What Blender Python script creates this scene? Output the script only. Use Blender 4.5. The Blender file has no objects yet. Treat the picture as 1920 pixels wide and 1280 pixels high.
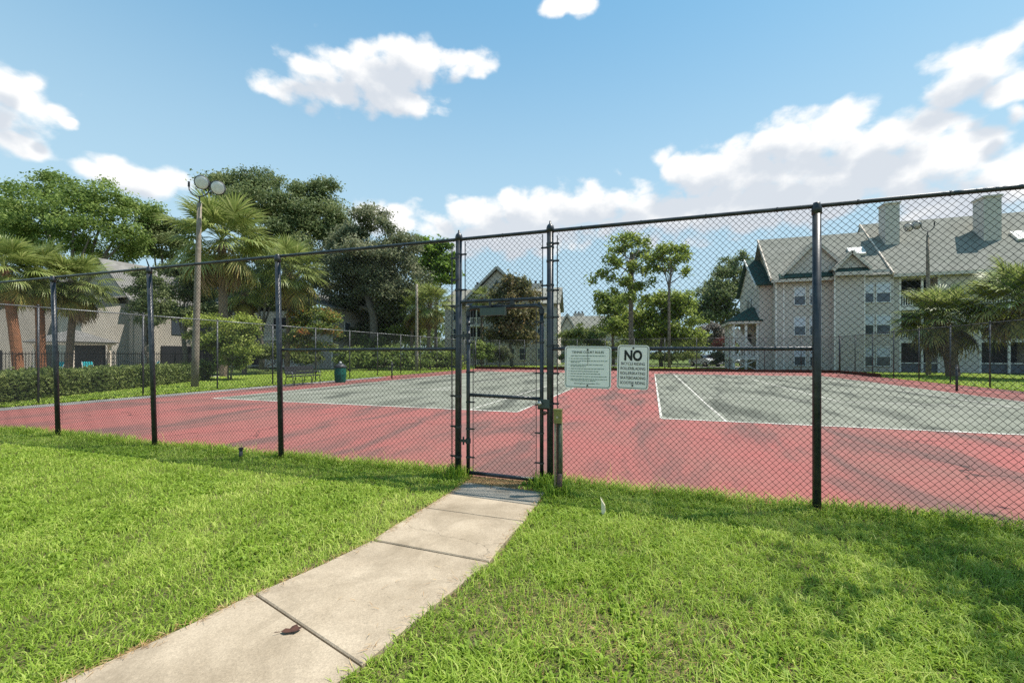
import bpy, math, random
import numpy as np
from mathutils import Vector, Matrix

# ------------------------------------------------------------------ camera, sky, sun, exposure
scene = bpy.context.scene
col = scene.collection
F = 793.0                      # focal length in photograph pixels (1920 wide)
EYE = 1.52
YAW = math.radians(18.3)
FW = (-math.sin(YAW), math.cos(YAW))
RT = (math.cos(YAW), math.sin(YAW))
cam = bpy.data.cameras.new('camera'); cam_o = bpy.data.objects.new('camera', cam); col.objects.link(cam_o)
cam.sensor_width = 36; cam.lens = 36 * F / 1920; cam.shift_y = 24 / 1920
cam.clip_start = 0.05; cam.clip_end = 3000
cam_o.location = (0, 0, EYE); cam_o.rotation_euler = (math.pi / 2, 0, YAW)
scene.camera = cam_o

SUN = Vector((.47, .23, 1.0)).normalized()
SUN_EL = math.asin(SUN.z); SUN_AZ = math.atan2(SUN.x, SUN.y)
sun = bpy.data.lights.new('sun', 'SUN'); sun.energy = 3.9; sun.angle = math.radians(.53); sun.color = (1, .95, .87)
sun_o = bpy.data.objects.new('sun', sun); col.objects.link(sun_o)
sun_o.rotation_euler = (-SUN).to_track_quat('-Z', 'Y').to_euler(); sun_o.location = (20, 20, 40)

world = bpy.data.worlds.new('World'); scene.world = world; world.use_nodes = True
SKY_STRENGTH = 0.15; SKY_GAMMA = .42; SKY_TINT = (.63, 1.26, 1.62)
def build_world():
    nt = world.node_tree; N = nt.nodes; L = nt.links; N.clear()
    def nd(t, **k):
        n = N.new(t)
        for a, b in k.items(): setattr(n, a, b)
        return n
    out = nd('ShaderNodeOutputWorld')
    sky = nd('ShaderNodeTexSky', sky_type='NISHITA', sun_disc=False)
    sky.sun_elevation = SUN_EL; sky.sun_rotation = SUN_AZ
    sky.air_density = 1.0; sky.dust_density = 0.6; sky.ozone_density = 1.0; sky.altitude = 20
    tc = nd('ShaderNodeTexCoord')
    sep = nd('ShaderNodeSeparateXYZ'); L.new(tc.outputs['Generated'], sep.inputs[0])
    def m(op, a, b=None, c=None, clamp=False):
        n = nd('ShaderNodeMath', operation=op); n.use_clamp = clamp
        for i, v in enumerate((a, b, c)):
            if v is None: continue
            if isinstance(v, (int, float)): n.inputs[i].default_value = v
            else: L.new(v, n.inputs[i])
        return n.outputs[0]
    az = m('ARCTAN2', sep.outputs[0], sep.outputs[1]); el = m('ARCSINE', sep.outputs[2])
    # domain-warped coordinates so that the outlines billow
    nz0 = nd('ShaderNodeTexNoise'); nz0.inputs['Scale'].default_value = 9; nz0.inputs['Detail'].default_value = 3
    L.new(tc.outputs['Generated'], nz0.inputs['Vector'])
    cmb = nd('ShaderNodeCombineXYZ'); L.new(az, cmb.inputs[0]); L.new(el, cmb.inputs[1])
    w0 = nd('ShaderNodeVectorMath', operation='MULTIPLY_ADD'); L.new(nz0.outputs['Color'], w0.inputs[0])
    w0.inputs[1].default_value = (.05, .035, 0); L.new(cmb.outputs[0], w0.inputs[2])
    w1 = nd('ShaderNodeVectorMath', operation='SUBTRACT'); L.new(w0.outputs[0], w1.inputs[0]); w1.inputs[1].default_value = (.025, .0175, 0)
    uv = w1.outputs[0]
    def dirn(px, py):
        u = (px - 960) / F; v = (664 - py) / F
        d = Vector((FW[0] + RT[0] * u, FW[1] + RT[1] * u, v)).normalized()
        return math.atan2(d.x, d.y), math.asin(d.z)
    lobes = []
    for px, py, rx, ry in [
        (610,172,105,40),(690,135,120,60),(770,112,95,50),(865,108,62,32),(590,130,60,34),(735,185,90,38),
        (45,190,85,62),(10,235,70,55),(62,158,38,30),(100,212,50,26),(20,262,70,28),(128,238,24,16),
        (250,338,100,36),(200,330,60,28),(315,338,55,30),(720,410,70,34),(690,402,40,22),
        (900,410,90,46),(1000,400,130,50),(1100,392,130,52),(1190,405,110,60),(960,440,200,46),
        (1300,330,85,62),(1370,318,90,55),(1470,260,90,50),(1560,255,110,56),(1690,260,120,54),(1800,285,120,60),
        (1900,320,110,60),(1600,345,340,70),(1450,310,110,50),(1520,315,120,52),(1620,315,150,52),(1400,385,260,60),(1800,385,260,70),(1260,400,150,46),
        (1835,128,112,60),(1885,100,60,46),(1785,165,70,36),(1900,165,70,36),(1910,215,34,26),(1058,14,58,26)]:
        a, e = dirn(px, py); a2, _ = dirn(px + rx, py); _, e2 = dirn(px, py - ry)
        lobes.append((a, e, abs(a2 - a), abs(e2 - e)))
    rr = random.Random(5)
    for k in range(12):                                  # fair-weather cumulus goes on unseen all round, thickened to add fill light
        a = math.radians(50 + k * 20 + rr.uniform(-6, 6)); e = rr.choice((.16, .20, .26, .36, .5))
        if a > math.pi: a -= 2 * math.pi
        for j in range(3):
            lobes.append((a + rr.uniform(-.13, .13), e + rr.uniform(-.025, .03), rr.uniform(.07, .13), rr.uniform(.035, .06)))
    def field(shift):
        q = None
        for a, e, ra, re in lobes:
            t = nd('ShaderNodeVectorMath', operation='MULTIPLY_ADD'); L.new(uv, t.inputs[0])
            t.inputs[1].default_value = (1 / ra, 1 / re, 0); t.inputs[2].default_value = ((shift[0] - a) / ra, (shift[1] - e) / re, 0)
            ln = nd('ShaderNodeVectorMath', operation='LENGTH'); L.new(t.outputs[0], ln.inputs[0])
            q = ln.outputs['Value'] if q is None else m('SMOOTH_MIN', q, ln.outputs['Value'], .22)
        return m('SUBTRACT', 1.0, q)
    def noise(scale, detail, rough, off):
        n = nd('ShaderNodeTexNoise'); n.inputs['Scale'].default_value = scale; n.inputs['Detail'].default_value = detail; n.inputs['Roughness'].default_value = rough
        v = nd('ShaderNodeVectorMath', operation='MULTIPLY_ADD'); v.inputs[1].default_value = (1, 1, 1.5); v.inputs[2].default_value = off
        L.new(tc.outputs['Generated'], v.inputs[0]); L.new(v.outputs[0], n.inputs['Vector']); return n.outputs['Fac']
    def puffs(off):
        v = nd('ShaderNodeTexVoronoi', feature='F1'); v.inputs['Scale'].default_value = 21
        k = nd('ShaderNodeVectorMath', operation='MULTIPLY_ADD'); k.inputs[1].default_value = (1, 1, 1.3); k.inputs[2].default_value = off
        wv = nd('ShaderNodeVectorMath', operation='MULTIPLY_ADD'); L.new(nz0.outputs['Color'], wv.inputs[0]); wv.inputs[1].default_value = (.05, .05, .05); L.new(tc.outputs['Generated'], wv.inputs[2])
        L.new(wv.outputs[0], k.inputs[0]); L.new(k.outputs[0], v.inputs['Vector']); return v.outputs['Distance']
    def cloud(shift, off, pf=True):
        s = field(shift)
        s = m('MULTIPLY_ADD', m('SUBTRACT', noise(12, 4, .5, off), .42), 1.5, s)
        if pf: s = m('MULTIPLY_ADD', m('SUBTRACT', .42, puffs(off)), .75, s)
        return s
    s = cloud((0, 0), (0, 0, 0))
    su = cloud((.028, .040), (.022, .018, .058), False)
    s2 = m('MULTIPLY_ADD', m('SUBTRACT', noise(44, 6, .62, (0, 0, 0)), .5), .55, s)
    mask = nd('ShaderNodeMapRange', interpolation_type='SMOOTHSTEP'); L.new(s2, mask.inputs[0])
    mask.inputs[1].default_value = -.06; mask.inputs[2].default_value = .52
    shade = nd('ShaderNodeMapRange', interpolation_type='SMOOTHSTEP'); L.new(m('MULTIPLY_ADD', m('SUBTRACT', noise(30, 5, .6, (2, 5, 1)), .5), .6, su), shade.inputs[0])
    shade.inputs[1].default_value = .0; shade.inputs[2].default_value = .75
    mixc = nd('ShaderNodeMix', data_type='RGBA'); L.new(shade.outputs[0], mixc.inputs[0])
    mixc.inputs[6].default_value = (.63, .62, .605, 1); mixc.inputs[7].default_value = (.40, .425, .46, 1)
    bg1 = nd('ShaderNodeBackground'); bg1.inputs[1].default_value = SKY_STRENGTH; 
    gm = nd('ShaderNodeGamma'); gm.inputs[1].default_value = SKY_GAMMA; L.new(sky.outputs[0], gm.inputs[0])
    tn = nd('ShaderNodeVectorMath', operation='MULTIPLY'); tn.inputs[1].default_value = SKY_TINT; L.new(gm.outputs[0], tn.inputs[0])
    hz = nd('ShaderNodeMapRange', interpolation_type='SMOOTHSTEP'); L.new(el, hz.inputs[0])    # summer haze pales the sky towards the horizon
    hz.inputs[1].default_value = .80; hz.inputs[2].default_value = .12; hz.inputs[3].default_value = 0; hz.inputs[4].default_value = .85
    hm = nd('ShaderNodeMix', data_type='RGBA'); L.new(hz.outputs[0], hm.inputs[0]); L.new(tn.outputs[0], hm.inputs[6]); hm.inputs[7].default_value = (2.15, 2.92, 3.36, 1)
    L.new(hm.outputs[2], bg1.inputs[0])
    bg2 = nd('ShaderNodeBackground'); bg2.inputs[1].default_value = 1.0; L.new(mixc.outputs[2], bg2.inputs[0])
    fac = m('MULTIPLY', mask.outputs[0], .95)
    mx = nd('ShaderNodeMixShader'); L.new(fac, mx.inputs[0]); L.new(bg1.outputs[0], mx.inputs[1]); L.new(bg2.outputs[0], mx.inputs[2])
    L.new(mx.outputs[0], out.inputs[0])
build_world()
world.cycles.sampling_method = 'MANUAL'; world.cycles.sample_map_resolution = 512
vs = scene.view_settings
vs.view_transform = 'Standard'; vs.look = 'None'; vs.gamma = 1; vs.use_curve_mapping = False
vs.exposure = 0.85
scene.cycles.use_denoising = False
scene.cycles.max_bounces = 6; scene.cycles.transparent_max_bounces = 8
scene.cycles.sample_clamp_indirect = 4

# ------------------------------------------------------------------ helpers
RNG = np.random.default_rng(11)
R = random.Random(7)

def at(px, d):                       # a place on the ground: photograph column and distance along the view axis
    u = (px - 960) / F * d
    return (FW[0] * d + RT[0] * u, FW[1] * d + RT[1] * u)
def zat(py, d): return EYE + (664 - py) / F * d

_mats = {}
def mat(name, color, rough=.8, spec=.3, metal=0, bump=None, var=None, trans=0, tint=None, extra=None):
    """principled material. var=(scale, colour2, detail): noise colour variation; bump=(scale, strength, distance);
    tint=(c1,c2,c3): ramp over the face attribute 'tint'; trans: translucent share."""
    if name in _mats: return _mats[name]
    M = bpy.data.materials.new(name); M.use_nodes = True; nt = M.node_tree; N = nt.nodes; L = nt.links
    b = N['Principled BSDF']; b.inputs['Roughness'].default_value = rough; b.inputs['Metallic'].default_value = metal
    b.inputs['Specular IOR Level'].default_value = spec
    b.inputs['Base Color'].default_value = (*color, 1)
    tc = N.new('ShaderNodeTexCoord'); colout = None
    if tint:
        at_ = N.new('ShaderNodeAttribute'); at_.attribute_name = 'tint'
        r = N.new('ShaderNodeValToRGB'); L.new(at_.outputs['Fac'], r.inputs[0])
        el = r.color_ramp.elements
        while len(el) < len(tint): el.new(.5)
        for i, c in enumerate(tint):
            el[i].position = i / (len(tint) - 1); el[i].color = (*c, 1)
        colout = r.outputs[0]
    if var:
        n = N.new('ShaderNodeTexNoise'); n.inputs['Scale'].default_value = var[0]; n.inputs['Detail'].default_value = var[2] if len(var) > 2 else 5
        n.inputs['Roughness'].default_value = .6
        L.new(tc.outputs['Object'], n.inputs['Vector'])
        mr = N.new('ShaderNodeMapRange'); L.new(n.outputs['Fac'], mr.inputs[0]); mr.inputs[1].default_value = .35; mr.inputs[2].default_value = .68
        mx = N.new('ShaderNodeMix'); mx.data_type = 'RGBA'; L.new(mr.outputs[0], mx.inputs[0])
        mx.inputs[6].default_value = (*color, 1); mx.inputs[7].default_value = (*var[1], 1)
        colout = mx.outputs[2]
    if extra: colout = extra(N, L, tc, colout, b)
    if colout is not None: L.new(colout, b.inputs['Base Color'])
    if bump:
        n = N.new('ShaderNodeTexNoise'); n.inputs['Scale'].default_value = bump[0]; n.inputs['Detail'].default_value = 6
        L.new(tc.outputs['Object'], n.inputs['Vector'])
        bp = N.new('ShaderNodeBump'); bp.inputs['Strength'].default_value = bump[1]; bp.inputs['Distance'].default_value = bump[2] if len(bump) > 2 else .01
        L.new(n.outputs['Fac'], bp.inputs['Height']); L.new(bp.outputs[0], b.inputs['Normal'])
    if trans:
        tr = N.new('ShaderNodeBsdfTranslucent')
        if colout is not None: L.new(colout, tr.inputs[0])
        else: tr.inputs[0].default_value = (*color, 1)
        ms = N.new('ShaderNodeMixShader'); ms.inputs[0].default_value = trans
        L.new(b.outputs[0], ms.inputs[1]); L.new(tr.outputs[0], ms.inputs[2]); L.new(ms.outputs[0], N['Material Output'].inputs[0])
    _mats[name] = M
    return M

def tag(o, label=None, cat=None, group=None, kind=None):
    if label: o['label'] = label
    if cat: o['category'] = cat
    if group: o['group'] = group
    if kind: o['kind'] = kind
    return o
def thing(name, label, cat, loc=(0, 0, 0), rz=0, group=None):
    o = bpy.data.objects.new(name, None); col.objects.link(o); o.empty_display_size = .2
    o.location = loc; o.rotation_euler = (0, 0, rz)
    return tag(o, label, cat, group)
def link(name, me, m=None, parent=None, loc=None, rot=None, scale=None):
    if m is not None and not me.materials: me.materials.append(m)
    o = bpy.data.objects.new(name, me); col.objects.link(o)
    if parent is not None: o.parent = parent
    if loc is not None: o.location = loc
    if rot is not None: o.rotation_euler = rot
    if scale is not None: o.scale = scale
    return o
def npmesh(name, V, Fq, tint=None, smooth=False):
    """V (n,3), Fq (m,k) constant face size k"""
    me = bpy.data.meshes.new(name); V = np.asarray(V, np.float32); Fq = np.asarray(Fq, np.int32)
    k = Fq.shape[1]; n = len(Fq)
    me.vertices.add(len(V)); me.vertices.foreach_set('co', V.ravel())
    me.loops.add(n * k); me.loops.foreach_set('vertex_index', Fq.ravel())
    me.polygons.add(n); me.polygons.foreach_set('loop_start', np.arange(0, n * k, k, dtype=np.int32))
    if smooth: me.polygons.foreach_set('use_smooth', np.ones(n, bool))
    me.update(calc_edges=True)
    if tint is not None:
        a = me.attributes.new('tint', 'FLOAT', 'FACE'); a.data.foreach_set('value', np.asarray(tint, np.float32))
    return me

class MB:
    """collects faces; o = origin subtracted so that meshes sit under an Empty at o"""
    def __init__(s, o=(0, 0, 0)): s.v = []; s.f = []; s.o = Vector(o)
    def add(s, vs, fs):
        b = len(s.v); s.v += [tuple(Vector(p) - s.o) for p in vs]; s.f += [tuple(b + i for i in f) for f in fs]; return s
    def box(s, x0, x1, y0, y1, z0, z1):
        return s.add([(x0,y0,z0),(x1,y0,z0),(x1,y1,z0),(x0,y1,z0),(x0,y0,z1),(x1,y0,z1),(x1,y1,z1),(x0,y1,z1)],
                     [(0,3,2,1),(4,5,6,7),(0,1,5,4),(1,2,6,5),(2,3,7,6),(3,0,4,7)])
    def cbox(s, c, sx, sy, sz): return s.box(c[0]-sx/2, c[0]+sx/2, c[1]-sy/2, c[1]+sy/2, c[2]-sz/2, c[2]+sz/2)
    def bar(s, a, b, w, h, up=(0, 0, 1)):
        a = Vector(a); b = Vector(b); d = (b - a).normalized(); u = Vector(up)
        if abs(d.dot(u)) > .95: u = Vector((1, 0, 0))
        x = d.cross(u).normalized() * w / 2; z = x.cross(d).normalized() * h / 2
        return s.add([a-x-z, a+x-z, a+x+z, a-x+z, b-x-z, b+x-z, b+x+z, b-x+z],
                     [(0,1,2,3),(7,6,5,4),(0,4,5,1),(1,5,6,2),(2,6,7,3),(3,7,4,0)])
    def tube(s, pts, r, n=8, cap=True):
        pts = [Vector(p) for p in pts]; rs = r if isinstance(r, (list, tuple)) else [r] * len(pts)
        vs = []; fs = []; prev = None
        for i, p in enumerate(pts):
            d = (pts[min(i+1, len(pts)-1)] - pts[max(i-1, 0)]).normalized()
            u = prev if prev is not None else (Vector((1, 0, 0)) if abs(d.x) < .8 else Vector((0, 1, 0)))
            x = (u - d * u.dot(d)).normalized(); y = d.cross(x); prev = x
            for k in range(n):
                a = 2 * math.pi * k / n; vs.append(p + (x * math.cos(a) + y * math.sin(a)) * rs[i])
        for i in range(len(pts) - 1):
            for k in range(n):
                fs.append((i*n+k, i*n+(k+1)%n, (i+1)*n+(k+1)%n, (i+1)*n+k))
        if cap: fs.append(tuple(range(n-1, -1, -1))); fs.append(tuple((len(pts)-1)*n+k for k in range(n)))
        return s.add(vs, fs)
    def lathe(s, c, prof, n=20):
        vs = []; fs = []
        for r_, z in prof:
            for k in range(n):
                a = 2*math.pi*k/n; vs.append((c[0]+r_*math.cos(a), c[1]+r_*math.sin(a), c[2]+z))
        for i in range(len(prof)-1):
            for k in range(n): fs.append((i*n+k, i*n+(k+1)%n, (i+1)*n+(k+1)%n, (i+1)*n+k))
        fs.append(tuple(range(n-1, -1, -1))); fs.append(tuple((len(prof)-1)*n+k for k in range(n)))
        return s.add(vs, fs)
    def slab(s, pts, t):              # polygon extruded down by t along its normal
        pts = [Vector(p) for p in pts]; n = (pts[1]-pts[0]).cross(pts[2]-pts[0]).normalized()
        k = len(pts); lo = [p - n*t for p in pts]
        return s.add(pts+lo, [tuple(range(k)), tuple(range(2*k-1, k-1, -1))] + [(i, i+k, (i+1)%k+k, (i+1)%k) for i in range(k)])
    def mesh(s, name, smooth=False):
        me = bpy.data.meshes.new(name); me.from_pydata(s.v, [], s.f)
        if smooth: me.polygons.foreach_set('use_smooth', np.ones(len(me.polygons), bool))
        me.update(); return me
    def build(s, name, m, parent=None, smooth=False, **k): return link(name, s.mesh(name, smooth), m, parent, **k)

# ------------------------------------------------------------------ materials
def court_extra(c_dark, streak=1.0):
    def f(N, L, tc, colout, b):
        mp = N.new('ShaderNodeMapping'); mp.inputs['Rotation'].default_value = (0, 0, math.radians(7)); mp.inputs['Scale'].default_value = (.60, .15, 1)
        L.new(tc.outputs['Object'], mp.inputs[0])
        n = N.new('ShaderNodeTexNoise'); n.inputs['Scale'].default_value = 1.5; n.inputs['Detail'].default_value = 7; n.inputs['Roughness'].default_value = .62
        n.inputs['Distortion'].default_value = .6
        L.new(mp.outputs[0], n.inputs['Vector'])
        mr = N.new('ShaderNodeMapRange'); mr.interpolation_type = 'SMOOTHSTEP'; L.new(n.outputs['Fac'], mr.inputs[0])
        mr.inputs[1].default_value = .45; mr.inputs[2].default_value = .64; mr.inputs[4].default_value = .74 * streak
        mx = N.new('ShaderNodeMix'); mx.data_type = 'RGBA'; L.new(mr.outputs[0], mx.inputs[0]); L.new(colout, mx.inputs[6]); mx.inputs[7].default_value = (*c_dark, 1)
        # fine grit
        g = N.new('ShaderNodeTexNoise'); g.inputs['Scale'].default_value = 9; g.inputs['Detail'].default_value = 8; g.inputs['Roughness'].default_value = .75
        L.new(tc.outputs['Object'], g.inputs['Vector'])
        gr = N.new('ShaderNodeMapRange'); L.new(g.outputs['Fac'], gr.inputs[0]); gr.inputs[1].default_value = .3; gr.inputs[2].default_value = .7; gr.inputs[3].default_value = .78; gr.inputs[4].default_value = 1.15
        ml = N.new('ShaderNodeVectorMath'); ml.operation = 'SCALE'; L.new(mx.outputs[2], ml.inputs[0]); L.new(gr.outputs[0], ml.inputs['Scale'])
        # cracks
        vn = N.new('ShaderNodeTexNoise'); vn.inputs['Scale'].default_value = .9; vn.inputs['Detail'].default_value = 4; L.new(tc.outputs['Object'], vn.inputs['Vector'])
        va = N.new('ShaderNodeVectorMath'); va.operation = 'MULTIPLY_ADD'; L.new(vn.outputs['Color'], va.inputs[0]); va.inputs[1].default_value = (1.3, 1.3, 0); L.new(tc.outputs['Object'], va.inputs[2])
        vo = N.new('ShaderNodeTexVoronoi'); vo.feature = 'DISTANCE_TO_EDGE'; vo.inputs['Scale'].default_value = .42; L.new(va.outputs[0], vo.inputs['Vector'])
        cr = N.new('ShaderNodeMapRange'); L.new(vo.outputs['Distance'], cr.inputs[0]); cr.inputs[1].default_value = .002; cr.inputs[2].default_value = .0065; cr.inputs[3].default_value = 1; cr.inputs[4].default_value = 0
        cn = N.new('ShaderNodeTexNoise'); cn.inputs['Scale'].default_value = .33; L.new(tc.outputs['Object'], cn.inputs['Vector'])
        cm = N.new('ShaderNodeMapRange'); L.new(cn.outputs['Fac'], cm.inputs[0]); cm.inputs[1].default_value = .5; cm.inputs[2].default_value = .62; cm.inputs[4].default_value = .8
        cx = N.new('ShaderNodeMath'); cx.operation = 'MULTIPLY'; L.new(cr.outputs[0], cx.inputs[0]); L.new(cm.outputs[0], cx.inputs[1])
        m2 = N.new('ShaderNodeMix'); m2.data_type = 'RGBA'; L.new(cx.outputs[0], m2.inputs[0]); L.new(ml.outputs[0], m2.inputs[6]); m2.inputs[7].default_value = (.03, .03, .028, 1)
        return m2.outputs[2]
    return f
M_RED = mat('red_court_paint', (.33, .108, .097), .9, .15, var=(.45, (.26, .118, .10), 7), extra=court_extra((.125, .088, .078)), bump=(160, .25, .003))
M_GREEN = mat('green_court_paint', (.18, .186, .145), .9, .15, var=(.5, (.245, .247, .20), 6), extra=court_extra((.06, .064, .052)), bump=(160, .25, .003))
M_LINE = mat('worn_white_line_paint', (.66, .63, .56), .8, .2, var=(2.2, (.36, .34, .29), 10))
M_ASPH = mat('weathered_asphalt', (.16, .155, .15), .92, .15, var=(1.2, (.25, .24, .22), 7), bump=(120, .4, .004))
M_LAWN = mat('lawn_soil', (.09, .13, .035), .95, .1, var=(1.6, (.15, .19, .055), 8), bump=(30, .8, .03))
M_SOIL = mat('dark_lawn_soil', (.09, .10, .035), .97, .1, var=(6, (.15, .125, .06), 8), bump=(50, .9, .02))
def conc_extra(N, L, tc, colout, b):
    v = N.new('ShaderNodeTexVoronoi'); v.inputs['Scale'].default_value = 130; L.new(tc.outputs['Object'], v.inputs['Vector'])
    mr = N.new('ShaderNodeMapRange'); L.new(v.outputs['Color'], mr.inputs[0]); mr.inputs[3].default_value = .80; mr.inputs[4].default_value = 1.14
    n = N.new('ShaderNodeTexNoise'); n.inputs['Scale'].default_value = 420; n.inputs['Detail'].default_value = 3; L.new(tc.outputs['Object'], n.inputs['Vector'])
    mr2 = N.new('ShaderNodeMapRange'); L.new(n.outputs['Fac'], mr2.inputs[0]); mr2.inputs[1].default_value = .3; mr2.inputs[2].default_value = .7; mr2.inputs[3].default_value = .8; mr2.inputs[4].default_value = 1.15
    mm = N.new('ShaderNodeMath'); mm.operation = 'MULTIPLY'; L.new(mr.outputs[0], mm.inputs[0]); L.new(mr2.outputs[0], mm.inputs[1])
    s = N.new('ShaderNodeVectorMath'); s.operation = 'SCALE'; L.new(colout, s.inputs[0]); L.new(mm.outputs[0], s.inputs['Scale'])
    # brown damp stains with ragged edges, and a few hairline cracks
    st = N.new('ShaderNodeTexNoise'); st.inputs['Scale'].default_value = 1.7; st.inputs['Detail'].default_value = 9; st.inputs['Roughness'].default_value = .68; st.inputs['Distortion'].default_value = .8
    L.new(tc.outputs['Object'], st.inputs['Vector'])
    sr = N.new('ShaderNodeMapRange'); L.new(st.outputs['Fac'], sr.inputs[0]); sr.inputs[1].default_value = .44; sr.inputs[2].default_value = .70; sr.inputs[4].default_value = .62
    mx = N.new('ShaderNodeMix'); mx.data_type = 'RGBA'; L.new(sr.outputs[0], mx.inputs[0]); L.new(s.outputs[0], mx.inputs[6]); mx.inputs[7].default_value = (.17, .13, .085, 1)
    va = N.new('ShaderNodeVectorMath'); va.operation = 'MULTIPLY_ADD'; L.new(st.outputs['Color'], va.inputs[0]); va.inputs[1].default_value = (.5, .5, 0); L.new(tc.outputs['Object'], va.inputs[2])
    vo = N.new('ShaderNodeTexVoronoi'); vo.feature = 'DISTANCE_TO_EDGE'; vo.inputs['Scale'].default_value = .75; L.new(va.outputs[0], vo.inputs['Vector'])
    cr = N.new('ShaderNodeMapRange'); L.new(vo.outputs['Distance'], cr.inputs[0]); cr.inputs[1].default_value = .0006; cr.inputs[2].default_value = .0022; cr.inputs[3].default_value = .65; cr.inputs[4].default_value = 0
    cn = N.new('ShaderNodeTexNoise'); cn.inputs['Scale'].default_value = .8; L.new(tc.outputs['Object'], cn.inputs['Vector'])
    cm = N.new('ShaderNodeMapRange'); L.new(cn.outputs['Fac'], cm.inputs[0]); cm.inputs[1].default_value = .50; cm.inputs[2].default_value = .60
    cx = N.new('ShaderNodeMath'); cx.operation = 'MULTIPLY'; L.new(cr.outputs[0], cx.inputs[0]); L.new(cm.outputs[0], cx.inputs[1])
    m2 = N.new('ShaderNodeMix'); m2.data_type = 'RGBA'; L.new(cx.outputs[0], m2.inputs[0]); L.new(mx.outputs[2], m2.inputs[6]); m2.inputs[7].default_value = (.05, .04, .03, 1)
    return m2.outputs[2]
M_CONC = mat('tan_concrete', (.45, .365, .265), .9, .2, var=(2.3, (.335, .265, .185), 11), bump=(170, .5, .004), extra=conc_extra)
M_CONC2 = mat('grey_concrete', (.33, .30, .25), .9, .2, var=(3.5, (.23, .21, .175), 9), bump=(170, .5, .004), extra=conc_extra)
M_DECK = mat('pale_pool_deck', (.62, .58, .5), .85, .2, var=(2, (.5, .47, .4)))
M_BLACK = mat('black_vinyl_coating', (.013, .016, .022), .38, .5, var=(14, (.045, .048, .052), 8), bump=(60, .25, .002))
M_WIRE = mat('black_vinyl_wire', (.010, .012, .014), .5, .35)
M_WIREG = mat('weathered_grey_wire', (.07, .075, .075), .6, .3)
M_GALV = mat('galvanised_steel', (.30, .31, .31), .5, .5, .5, var=(9, (.18, .18, .18)))
M_GALVD = mat('dark_galvanised_steel', (.09, .095, .10), .5, .5, .3, var=(9, (.05, .05, .055)))
M_STEEL = mat('worn_steel', (.55, .53, .48), .35, .5, .8, var=(30, (.3, .28, .24)))
M_OLIVE = mat('olive_paint', (.26, .235, .06), .55, .4, var=(20, (.18, .16, .05)), bump=(40, .3, .003))
M_BEIGE = mat('weathered_beige_paint', (.44, .36, .22), .7, .3, var=(18, (.22, .19, .12)), bump=(60, .4, .003))
M_GRNPIPE = mat('dirty_green_pipe', (.10, .115, .065), .6, .4, var=(22, (.03, .035, .025)))
M_RUST = mat('black_paint_with_rust', (.018, .018, .02), .6, .4, var=(28, (.11, .05, .025), 9), bump=(50, .5, .004))
M_GREYGRN = mat('grey_green_enamel', (.055, .075, .065), .5, .4, var=(12, (.075, .095, .085)))
M_SIGN = mat('pale_sign_enamel', (.95, .88, .80), .45, .4, var=(4, (.92, .85, .77)))
M_SIGNW = mat('white_sign_enamel', (.97, .86, .79), .45, .4, var=(4, (.94, .83, .76)))
M_INKG = mat('dark_green_sign_ink', (.035, .07, .05), .5, .3)
M_INK = mat('black_sign_ink', (.018, .02, .018), .5, .3)
M_INKF = mat('faded_green_sign_ink', (.19, .25, .21), .6, .3)
M_POLE = mat('grey_pole_wood', (.30, .255, .20), .9, .15, var=(5, (.19, .155, .12), 8), bump=(18, .6, .02))
M_POLEB = mat('brown_pole_wood', (.27, .165, .09), .9, .15, var=(6, (.2, .13, .08), 8), bump=(18, .6, .02))
M_GLASSL = mat('floodlight_lens', (.75, .74, .72), .2, .6, var=(6, (.60, .58, .55)))
M_BIN = mat('green_bin_plastic', (.012, .115, .085), .5, .4, var=(6, (.01, .085, .065)))
M_DARKMETAL = mat('dark_grey_metal', (.035, .037, .04), .5, .4)
M_TIMBER = mat('red_brown_timber', (.115, .04, .025), .9, .15, var=(4, (.07, .03, .02)), bump=(20, .5, .01))
M_STAKE = mat('bleached_wood', (.86, .76, .58), .85, .2, var=(25, (.74, .62, .44)))
M_DEADLEAF = mat('dead_brown_leaf', (.10, .045, .03), .8, .2, var=(40, (.055, .028, .022)))
M_STRAW = mat('dry_straw', (.42, .26, .12), .9, .15, tint=((.30, .16, .07), (.48, .31, .15), (.58, .44, .24)), trans=.2)
M_IRON = mat('black_iron', (.012, .012, .014), .5, .4)
M_TEAL = mat('teal_sling', (.015, .30, .33), .7, .2)
M_WHITE = mat('white_trim', (.78, .74, .68), .7, .3, var=(2, (.70, .66, .60)))
M_WHITE2 = mat('white_painted_frame', (.70, .69, .66), .6, .3)
M_CARW = mat('silver_white_car_paint', (.62, .65, .68), .25, .6)
M_CARGLASS = mat('dark_car_glass', (.02, .025, .03), .08, .7)
M_TYRE = mat('black_tyre', (.015, .015, .015), .85, .2)
M_PANE = mat('window_glass', (.06, .075, .095), .12, .7)
M_PANEW = mat('white_blinds', (.58, .61, .66), .4, .5)
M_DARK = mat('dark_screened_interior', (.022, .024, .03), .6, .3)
def lap(N, L, tc, colout, b):        # overlapping boards, a hand's breadth high
    sp = N.new('ShaderNodeSeparateXYZ'); L.new(tc.outputs['Object'], sp.inputs[0])
    f = N.new('ShaderNodeMath'); f.operation = 'FRACT'; m_ = N.new('ShaderNodeMath'); m_.operation = 'MULTIPLY'; m_.inputs[1].default_value = 5.2
    L.new(sp.outputs[2], m_.inputs[0]); L.new(m_.outputs[0], f.inputs[0])
    bp = N.new('ShaderNodeBump'); bp.inputs['Strength'].default_value = .9; bp.inputs['Distance'].default_value = -.03
    L.new(f.outputs[0], bp.inputs['Height']); L.new(bp.outputs[0], b.inputs['Normal'])
    return colout
M_SIDING = mat('warm_grey_lap_siding', (.59, .525, .452), .85, .2, var=(.6, (.55, .49, .42), 6), extra=lap)
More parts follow.
